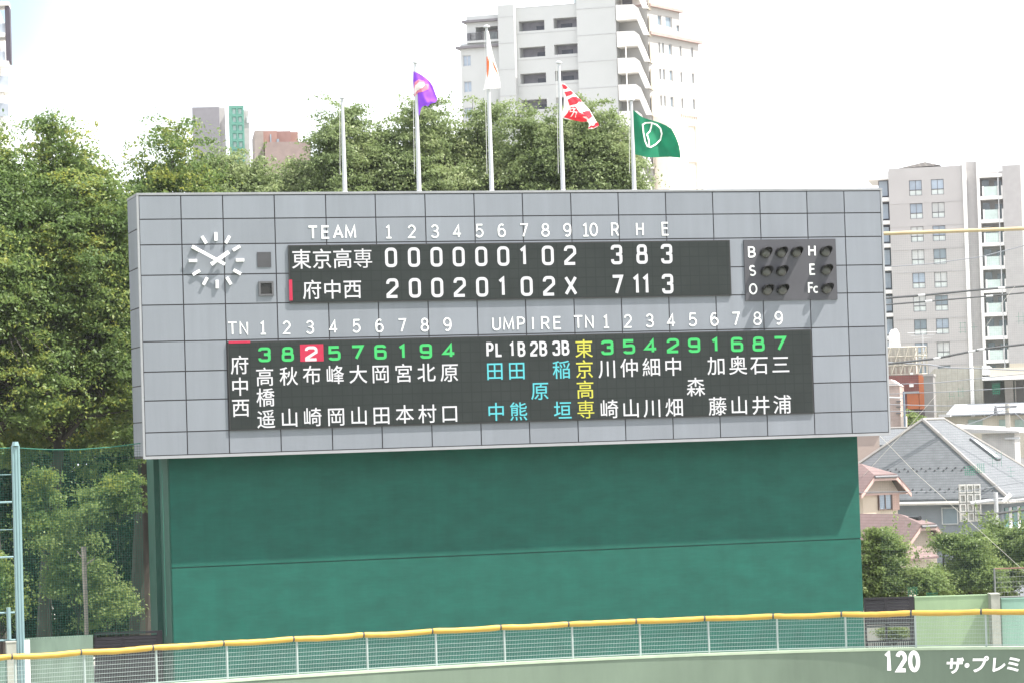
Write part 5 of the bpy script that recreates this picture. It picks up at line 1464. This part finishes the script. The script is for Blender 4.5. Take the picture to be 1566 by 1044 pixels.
q = MB(); q.prism([L3.p(P[1][0] - .8, P[1][1], .5), L3.p(P[2][0], P[2][1], .5), L3.p(P[2][0] - .4, P[2][1] + .55, -.6), L3.p(P[1][0] - .8, P[1][1] + .55, -.6)], ZV * -.12); q.build('porch_roof', M_pr, ph)
q = MB(); L3.box(q, P[1][0] - .6, P[2][0] - .3, 0, P[1][1] - .14, -1, .2); q.build('porch_wall', M_cw, ph)
PH = PH0

# road sign seen from behind
SG = Fr(at(1484, 768, 166)[:2], 0.0)
sg = thing('road_sign', 'back of a grey gridded road sign on a white arm and pole', 'sign', SG.p(SG.pix(1524, 800)[0], 0))
u0, u1, v0, v1 = SG.rect(1466.5, 739.5, 1500.5, 797)
q = MB(); SG.box(q, u0, u1, v0, v1, -.06, 0); q.build('sign_panel', mat('sign_back', (0.40, 0.40, 0.38), .6, .05), sg)
q = MB(); w_ = (u1 - u0) / 3; h_ = (v1 - v0) / 4
for i in range(3):
    for j in range(4):
        a, c_ = u0 + w_ * i, v0 + h_ * j; f = .07
        for A in ((a + .03, a + .03 + f, c_ + .03, c_ + h_ - .03), (a + w_ - .03 - f, a + w_ - .03, c_ + .03, c_ + h_ - .03), (a + .03 + f, a + w_ - .03 - f, c_ + .03, c_ + .03 + f), (a + .03 + f, a + w_ - .03 - f, c_ + h_ - .03 - f, c_ + h_ - .03)):
            SG.box(q, *A, .003, .14)
q.build('stiffener_grid', mat('sign_rib', (0.46, 0.455, 0.43)), sg)
up_ = SG.pix(1521.5, 765)[0]; za = SG.pix(1500, 767)[1]; zp = SG.pix(1521, 752)[1]
MB().tube([SG.p(up_, 0, .35), SG.p(up_, zp, .35)], [.15, .12], 10).build('pole', M_pole, sg, smooth=True)
MB().tube([SG.p(SG.pix(1483, 768)[0], za - .05, .3), SG.p(up_, za + .1, .33)], .12, 10).build('arm', M_pole, sg, smooth=True)
q = MB(); a, z = SG.pix(1537, 761); q.tube([SG.p(a - .2, z - .2, .4), SG.p(a + .25, z + .22, .5)], [.1, .14], 8); q.tube([SG.p(up_, z, .35), SG.p(a, z, .4)], .035, 5); q.build('camera', M_white, sg)
# utility pole
UP = Fr(at(1541, 640, 208)[:2], 0.0)
ut = thing('utility_pole', 'concrete utility pole with crossarms before the beige building', 'pole', UP.p(UP.pix(1542, 670)[0], 0))
a = UP.pix(1541.5, 650)[0]; zt_ = UP.pix(1540, 617)[1]
MB().tube([UP.p(a, 0), UP.p(a, zt_)], [.24, .17], 10).build('pole', mat('pole_concrete', (0.34, 0.32, 0.28), .9), ut, smooth=True)
for y, w_ in ((622, .9), (632, 1.3)):
    q = MB(); z = UP.pix(1541, y)[1]; UP.box(q, a - w_, a + w_ * .7, z - .05, z + .05, .2, .3); q.build('crossarm', M_dfr, ut)
q = MB(); z = UP.pix(1530, 628)[1]; q.lathe(UP.p(a - .9, z, .25), [(.12, -.3), (.14, .1), (.06, .35)], 8); q.build('insulator', M_dfr, ut)
for (x0, y0, x1, y1, lab) in ((1541, 622, 1466, 652, 'thin wire slanting down left from the utility pole top'), (1541, 620, 1600, 668, 'thin wire slanting down right from the utility pole top')):
    cable('power_cable', lab, [(x0, y0, 207), (x1, y1, 207)], .03, M_wire2, GC, .15)

# haze free foreground: hedge behind the right gate
# ------------------------------------------------------------------ trees
def leaf_mesh(name, C, Nrm, size, rng, m, parent, droop=0.0):
    n = len(C)
    t = rng.normal(size=(n, 3))
    t[:, 2] -= droop
    t -= (t * Nrm).sum(1, keepdims=True) * Nrm
    t /= np.linalg.norm(t, axis=1, keepdims=True) + 1e-9
    s = np.cross(Nrm, t)
    L = size * rng.uniform(.7, 1.35, (n, 1)); Wd = L * rng.uniform(.42, .6, (n, 1))
    fold = Nrm * L * 0.10
    V = np.stack([C - t * L * .5, C - s * Wd * .5 + fold, C + t * L * .5, C + s * Wd * .5 + fold], 1).reshape(-1, 3)
    V = V - np.array(BASE[parent.name])
    me = bpy.data.meshes.new(name)
    me.vertices.add(4 * n); me.loops.add(4 * n); me.polygons.add(n)
    me.vertices.foreach_set('co', V.astype(np.float32).ravel())
    me.loops.foreach_set('vertex_index', np.arange(4 * n, dtype=np.int32))
    me.polygons.foreach_set('loop_start', np.arange(0, 4 * n, 4, dtype=np.int32))
    me.polygons.foreach_set('loop_total', np.full(n, 4, np.int32))
    me.materials.append(m)
    me.update(calc_edges=True)
    o = bpy.data.objects.new(name, me)
    return link(o, parent)
def unit(rng, n):
    v = rng.normal(size=(n, 3)); return v / np.linalg.norm(v, axis=1, keepdims=True)
M_bark = mat('bark', (0.045, 0.041, 0.034), .95, .3, 3, (1, 1, .3), bump=.3)
M_bark2 = mat('pale_bark', (0.16, 0.14, 0.115), .95, .25, 3, (1, 1, .3), bump=.3)
def tree(name, label, cx, cy, rx, rz, Y, m, seed, cat='tree', group=None, trunk=None, lobes=11, cl=24, lv=70, leaf=.21, spread=.45, bark=None, base_px=None, sprays=0, sq=1.0, droop=0.0, taper=0.0, low=-.45, lobr=(.45, .80), lrr=(.30, .48), elong=1.0):
    """crown centre and radii in photo pixels at its own distance Y; leaves in clumps on limbs"""
    rng = np.random.default_rng(seed)
    k = Y / FPX
    c = at(cx, cy, Y); R = np.array([rx * k, rx * k * .95, rz * k])
    bx = at(base_px, cy, Y).x if base_px is not None else c.x
    b = Vector((bx, Y, 0))
    t = thing(name, label, cat, b, group)
    LC = unit(rng, lobes); LC[:, 2] = np.abs(LC[:, 2]) * (1 - low) + low
    LC[:, 1] -= .15
    lc = np.array(c) + LC * R * rng.uniform(*lobr, (lobes, 1))
    if taper: lc[:, :2] = np.array(c)[:2] + (lc[:, :2] - np.array(c)[:2]) * (1 - taper * np.clip((lc[:, 2:3] - c.z) / R[2], -1, 1))
    lr = R[None, :] * rng.uniform(*lrr, (lobes, 1))
    cen = []; nor = []; tips = []
    for i in range(lobes):
        d = unit(rng, cl); d[:, 2] = d[:, 2] * .9 + .15
        cc = lc[i] + d * lr[i] * rng.uniform(.55, 1.08, (cl, 1))
        for j in range(cl):
            n = int(lv * rng.uniform(.5, 1.5))
            a_ = np.array([d[j][0], d[j][1], 0.15]); a_ /= np.linalg.norm(a_); b__ = np.array([-a_[1], a_[0], 0.0])
            sc_ = spread * rng.uniform(.65, 1.25)
            la = rng.normal(size=(n, 1)) * sc_ * 1.15 * elong; lb = rng.normal(size=(n, 1)) * sc_ * .62; lz = rng.normal(size=(n, 1)) * sc_ * .26
            off = a_ * la + b__ * lb + np.array([0, 0, 1.0]) * lz
            off[:, 2:3] -= (np.clip(la, 0, None) ** 2 + lb ** 2) * .35
            cen.append(cc[j] + off)
            nn = unit(rng, n) * .85 + d[j] * .5 + np.array([0.1, -.2, .35]); nor.append(nn)
        tips += list(cc[::6])
    for _ in range(sprays):                 # thin shoots standing clear of the crown
        a = rng.uniform(0, 2 * math.pi); rr = rng.uniform(.1, .95) ** .5
        p0 = np.array(c) + R * np.array([math.cos(a) * rr, math.sin(a) * rr * .6, math.sqrt(max(0, 1 - rr * rr)) * .9])
        h = rng.uniform(.5, 1.5); dx = rng.normal(size=2) * .35
        n = int(26 * h); f = rng.uniform(0, 1, (n, 1))
        cen.append(p0 + np.array([dx[0], dx[1], 1]) * h * f + rng.normal(size=(n, 3)) * .13 * (1.2 - f)); nor.append(unit(rng, n) + np.array([0, 0, .4]))
        tips.append(p0)
    C = np.concatenate(cen); N_ = np.concatenate(nor); N_ /= np.linalg.norm(N_, axis=1, keepdims=True)
    keep = C[:, 2] > .1
    C, N_ = C[keep], N_[keep]
    leaf_mesh('crown', C, N_, leaf, rng, m, t, droop)
    # trunk and limbs
    tr = trunk or max(.14, rx * k * .075)
    zc0 = max(c.z - R[2] * .75, .8)
    fork = Vector((bx + (c.x - bx) * .6, Y, zc0))
    q = MB()
    q.tube([b - ZV * .2, b + ZV * .5, b.lerp(fork, .5) + Vector((rng.normal() * .1, 0, 0)), fork], [tr * 1.35, tr * 1.08, tr * .95, tr * .8], 10)
    q.build('trunk', bark or M_bark, t, smooth=True)
    q = MB()
    for i in range(lobes):
        e = Vector(lc[i]); mid = fork.lerp(e, .5) + Vector((rng.normal() * .25, rng.normal() * .25, .3))
        q.tube([fork - ZV * .3, mid, e], [tr * .5, tr * .3, tr * .1], 6, False)
        for tp in tips[i * 4:i * 4 + 4]:
            q.tube([mid.lerp(e, .6), mid.lerp(e, .6).lerp(Vector(tp), .6) + ZV * .15, Vector(tp)], [tr * .16, tr * .1, tr * .04], 4, False)
    q.build('limbs', bark or M_bark, t)
    return t
L_left = leaf_mat('leaf_yellow_green', (0.075, 0.13, 0.038), (0.14, 0.205, 0.06), (0.31, 0.32, 0.06))
L_mid = leaf_mat('leaf_olive_green', (0.13, 0.18, 0.07), (0.20, 0.255, 0.105), (0.27, 0.31, 0.15))
L_shade = leaf_mat('leaf_shade', (0.012, 0.024, 0.009), (0.026, 0.046, 0.015), (0.07, 0.10, 0.03))  # under-canopy shade put into the leaf colour
L_right = leaf_mat('leaf_bush', (0.09, 0.135, 0.04), (0.165, 0.225, 0.07), (0.25, 0.29, 0.10))
GL, GM, GR = 'trees left of the scoreboard', 'trees behind the scoreboard roof', 'small trees behind the right wall'
# left of the board
KL = dict(group=GL, cl=42, lv=100, leaf=.19, spread=.46, elong=1.35, low=-1.0, droop=.3, lobr=(.4, .9), lrr=(.22, .42))
tree('broadleaf_tree', 'leafy tree with yellowish sprays at the far left edge', -30, 460, 150, 280, 139, L_left, 1, lobes=40, base_px=-10, sprays=26, **KL)
tree('broadleaf_tree', 'leafy yellowish tree between the left edge and the scoreboard', 112, 462, 128, 276, 142, L_left, 2, lobes=44, base_px=48, sprays=26, trunk=.34, **KL)
tree('broadleaf_tree', 'thick trunked tree leaning over the scoreboard left corner', 248, 432, 125, 232, 146, L_left, 3, lobes=42, base_px=198, sprays=30, trunk=.62, **KL)
KM = dict(cl=44, lv=105, leaf=.17, spread=.44, low=-.6)
tree('broadleaf_tree', 'tree in front of the grey and teal building', 362, 356, 100, 122, 150, L_mid, 4, group=GL, lobes=18, sprays=22, **KM)
tree('broadleaf_tree', 'low tree in front of the pink building', 448, 360, 78, 108, 152, L_mid, 14, group=GL, lobes=14, sprays=12, **KM)
# behind the roof
tree('broadleaf_tree', 'round olive tree behind the bare flagpole', 537, 332, 96, 148, 150, L_mid, 5, group=GM, lobes=20, sprays=22, **KM)
tree('broadleaf_tree', 'round olive tree behind the purple flag pole', 642, 312, 108, 156, 152, L_mid, 6, group=GM, lobes=22, sprays=14, **KM)
tree('broadleaf_tree', 'tall round olive tree behind the furled white flag pole', 752, 322, 112, 160, 154, L_mid, 7, group=GM, lobes=24, sprays=14, **KM)
tree('broadleaf_tree', 'round olive tree between the striped flag and the green flag', 852, 305, 112, 160, 152, L_mid, 8, group=GM, lobes=24, sprays=8, **KM)
tree('broadleaf_tree', 'lowest round olive tree under the green flag', 932, 320, 66, 135, 150, L_mid, 9, group=GM, lobes=14, sprays=6, **KM)
# growth behind and under the left trees, its shade put into the leaf colour
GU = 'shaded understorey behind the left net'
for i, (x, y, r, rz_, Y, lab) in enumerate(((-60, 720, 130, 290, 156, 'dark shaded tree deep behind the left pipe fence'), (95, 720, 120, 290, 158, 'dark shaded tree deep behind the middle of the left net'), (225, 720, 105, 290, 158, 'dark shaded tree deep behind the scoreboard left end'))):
    tree('shade_tree', lab, x, y, r, rz_, Y, L_shade, 30 + i, group=GU, lobes=26, cl=30, lv=60, leaf=.32, spread=.65, low=-1.0)
for i, (x, y, r, rz_, Y, lab) in enumerate(((-50, 905, 95, 120, 150, 'low shaded shrub behind the pipe fence, deepest at the left edge'), (75, 905, 85, 120, 151, 'low shaded shrub behind the first pale trunk'), (190, 905, 85, 120, 152, 'low shaded shrub behind the thick dark trunk'))):
    tree('shrub', lab, x, y, r, rz_, Y, L_shade, 60 + i, 'shrub', GU, lobes=18, cl=22, lv=44, leaf=.30, spread=.55, trunk=.07, low=-1.0)
KU = dict(cat='shrub', group=GU, leaf=.17, spread=.34, elong=1.4, low=-1.0)
tree('young_tree', 'ragged sunlit young tree around the broken sapling behind the left net', 122, 845, 62, 118, 134.5, L_right, 40, lobes=30, cl=9, lv=46, trunk=.07, lobr=(.25, 1.05), lrr=(.10, .24), base_px=112, **KU)
tree('young_tree', 'leafy low boughs beside the net post, left of the broken sapling', 66, 770, 34, 92, 136, L_left, 44, lobes=20, cl=9, lv=44, trunk=.06, lobr=(.25, 1.05), lrr=(.12, .26), base_px=78, **KU)
tree('shrub', 'low shrub with pale leaves just above the left louvre gate', 165, 915, 40, 46, 135.2, L_right, 41, lobes=14, cl=9, lv=40, trunk=.06, lobr=(.25, 1.0), lrr=(.14, .3), **KU)
tree('shrub', 'shrub behind the pipe fence at the left edge', 0, 890, 30, 100, 133, L_left, 42, lobes=18, cl=9, lv=40, trunk=.06, lobr=(.25, 1.05), lrr=(.12, .28), **KU)
tree('young_tree', 'thin young tree whose bough crosses the thick dark trunk', 185, 762, 48, 44, 135.5, L_left, 43, lobes=14, cl=8, lv=38, trunk=.05, lobr=(.3, 1.1), lrr=(.12, .26), base_px=172, **KU)
# broken sapling
b = at(131, 960, 131.5); b.z = 0
sp_ = thing('broken_sapling', 'pale bare broken sapling standing behind the left net', 'sapling', b)
zt_ = at(128, 835, 131.5).z
MB().tube([b, b + ZV * (zt_ * .6) + Vector((.04, 0, 0)), b + ZV * zt_], [.10, .09, .12], 8).build('stem', mat('bare_wood', (0.26, 0.22, 0.19), .9, .2, 4), sp_, smooth=True)
MB().tube([b + ZV * (zt_ - .9), b + ZV * (zt_ - .55) + Vector((.5, 0, 0))], [.05, .03], 6).build('branch', MATS['bare_wood'], sp_)
MB().tube([b + ZV * (zt_ - .6), b + ZV * (zt_ - .2) + Vector((-.3, 0, 0))], [.04, .02], 6).build('branch', MATS['bare_wood'], sp_)
# right
KR = dict(group=GR, cl=32, lv=90, leaf=.15, spread=.30, low=-1.0, lobr=(.35, .85), lrr=(.30, .46))
tree('small_tree', 'dense small tree against the green wall right edge', 1350, 868, 48, 76, 143, L_right, 50, lobes=16, sprays=6, **KR)
tree('small_tree', 'broad small tree below the road sign', 1474, 870, 62, 66, 145, L_right, 51, lobes=16, sprays=8, **KR)
tree('small_tree', 'pale topped small tree around the road sign pole', 1528, 862, 50, 66, 150, L_right, 52, lobes=14, sprays=10, **KR)
tree('small_tree', 'small tree cut by the right edge', 1590, 858, 56, 68, 149, L_right, 53, lobes=15, sprays=8, **KR)
tree('small_tree', 'lowest bushy tree between the two taller right trees', 1416, 900, 32, 32, 142.5, L_right, 56, lobes=10, sprays=3, **KR)
tree('young_tree', 'pale yellow green tree below the orange building', 1403, 655, 22, 30, 224, L_right, 54, lobes=7, cl=16, lv=30, leaf=.26, spread=.36)
# clipped hedge seen through the gap under the right gate
tree('clipped_bush', 'bright clipped bush seen through the gap under the right gate', 1366, 968, 24, 14, 140.5, L_right, 55, 'bush', lobes=9, cl=14, lv=40, leaf=.10, spread=.16, trunk=.05)
q = MB(); a = at(1366, 960, 146); q.box(a.x - 4, a.x + 3, 146, 146.3, 0, at(1366, 951, 146).z)
tag(q.build('garden_wall', mat('pale_garden_wall', (0.5, 0.49, 0.46)), None, base=(a.x, 146, 0)), 'pale low wall behind the clipped bush by the right gate', 'wall')

# ------------------------------------------------------------------ summer haze
hz = bpy.data.materials.new('haze'); hz.use_nodes = True
hn = hz.node_tree.nodes; hn.remove(hn['Principled BSDF'])
pv = hn.new('ShaderNodeVolumePrincipled')
pv.inputs['Color'].default_value = (0.92, 0.95, 1.0, 1); pv.inputs['Density'].default_value = HAZE
hz.node_tree.links.new(pv.outputs[0], hn['Material Output'].inputs['Volume'])
q = MB(); q.box(-920, 920, -120, 1520, -1.1, 130)
tag(q.build('haze', hz), kind='stuff')
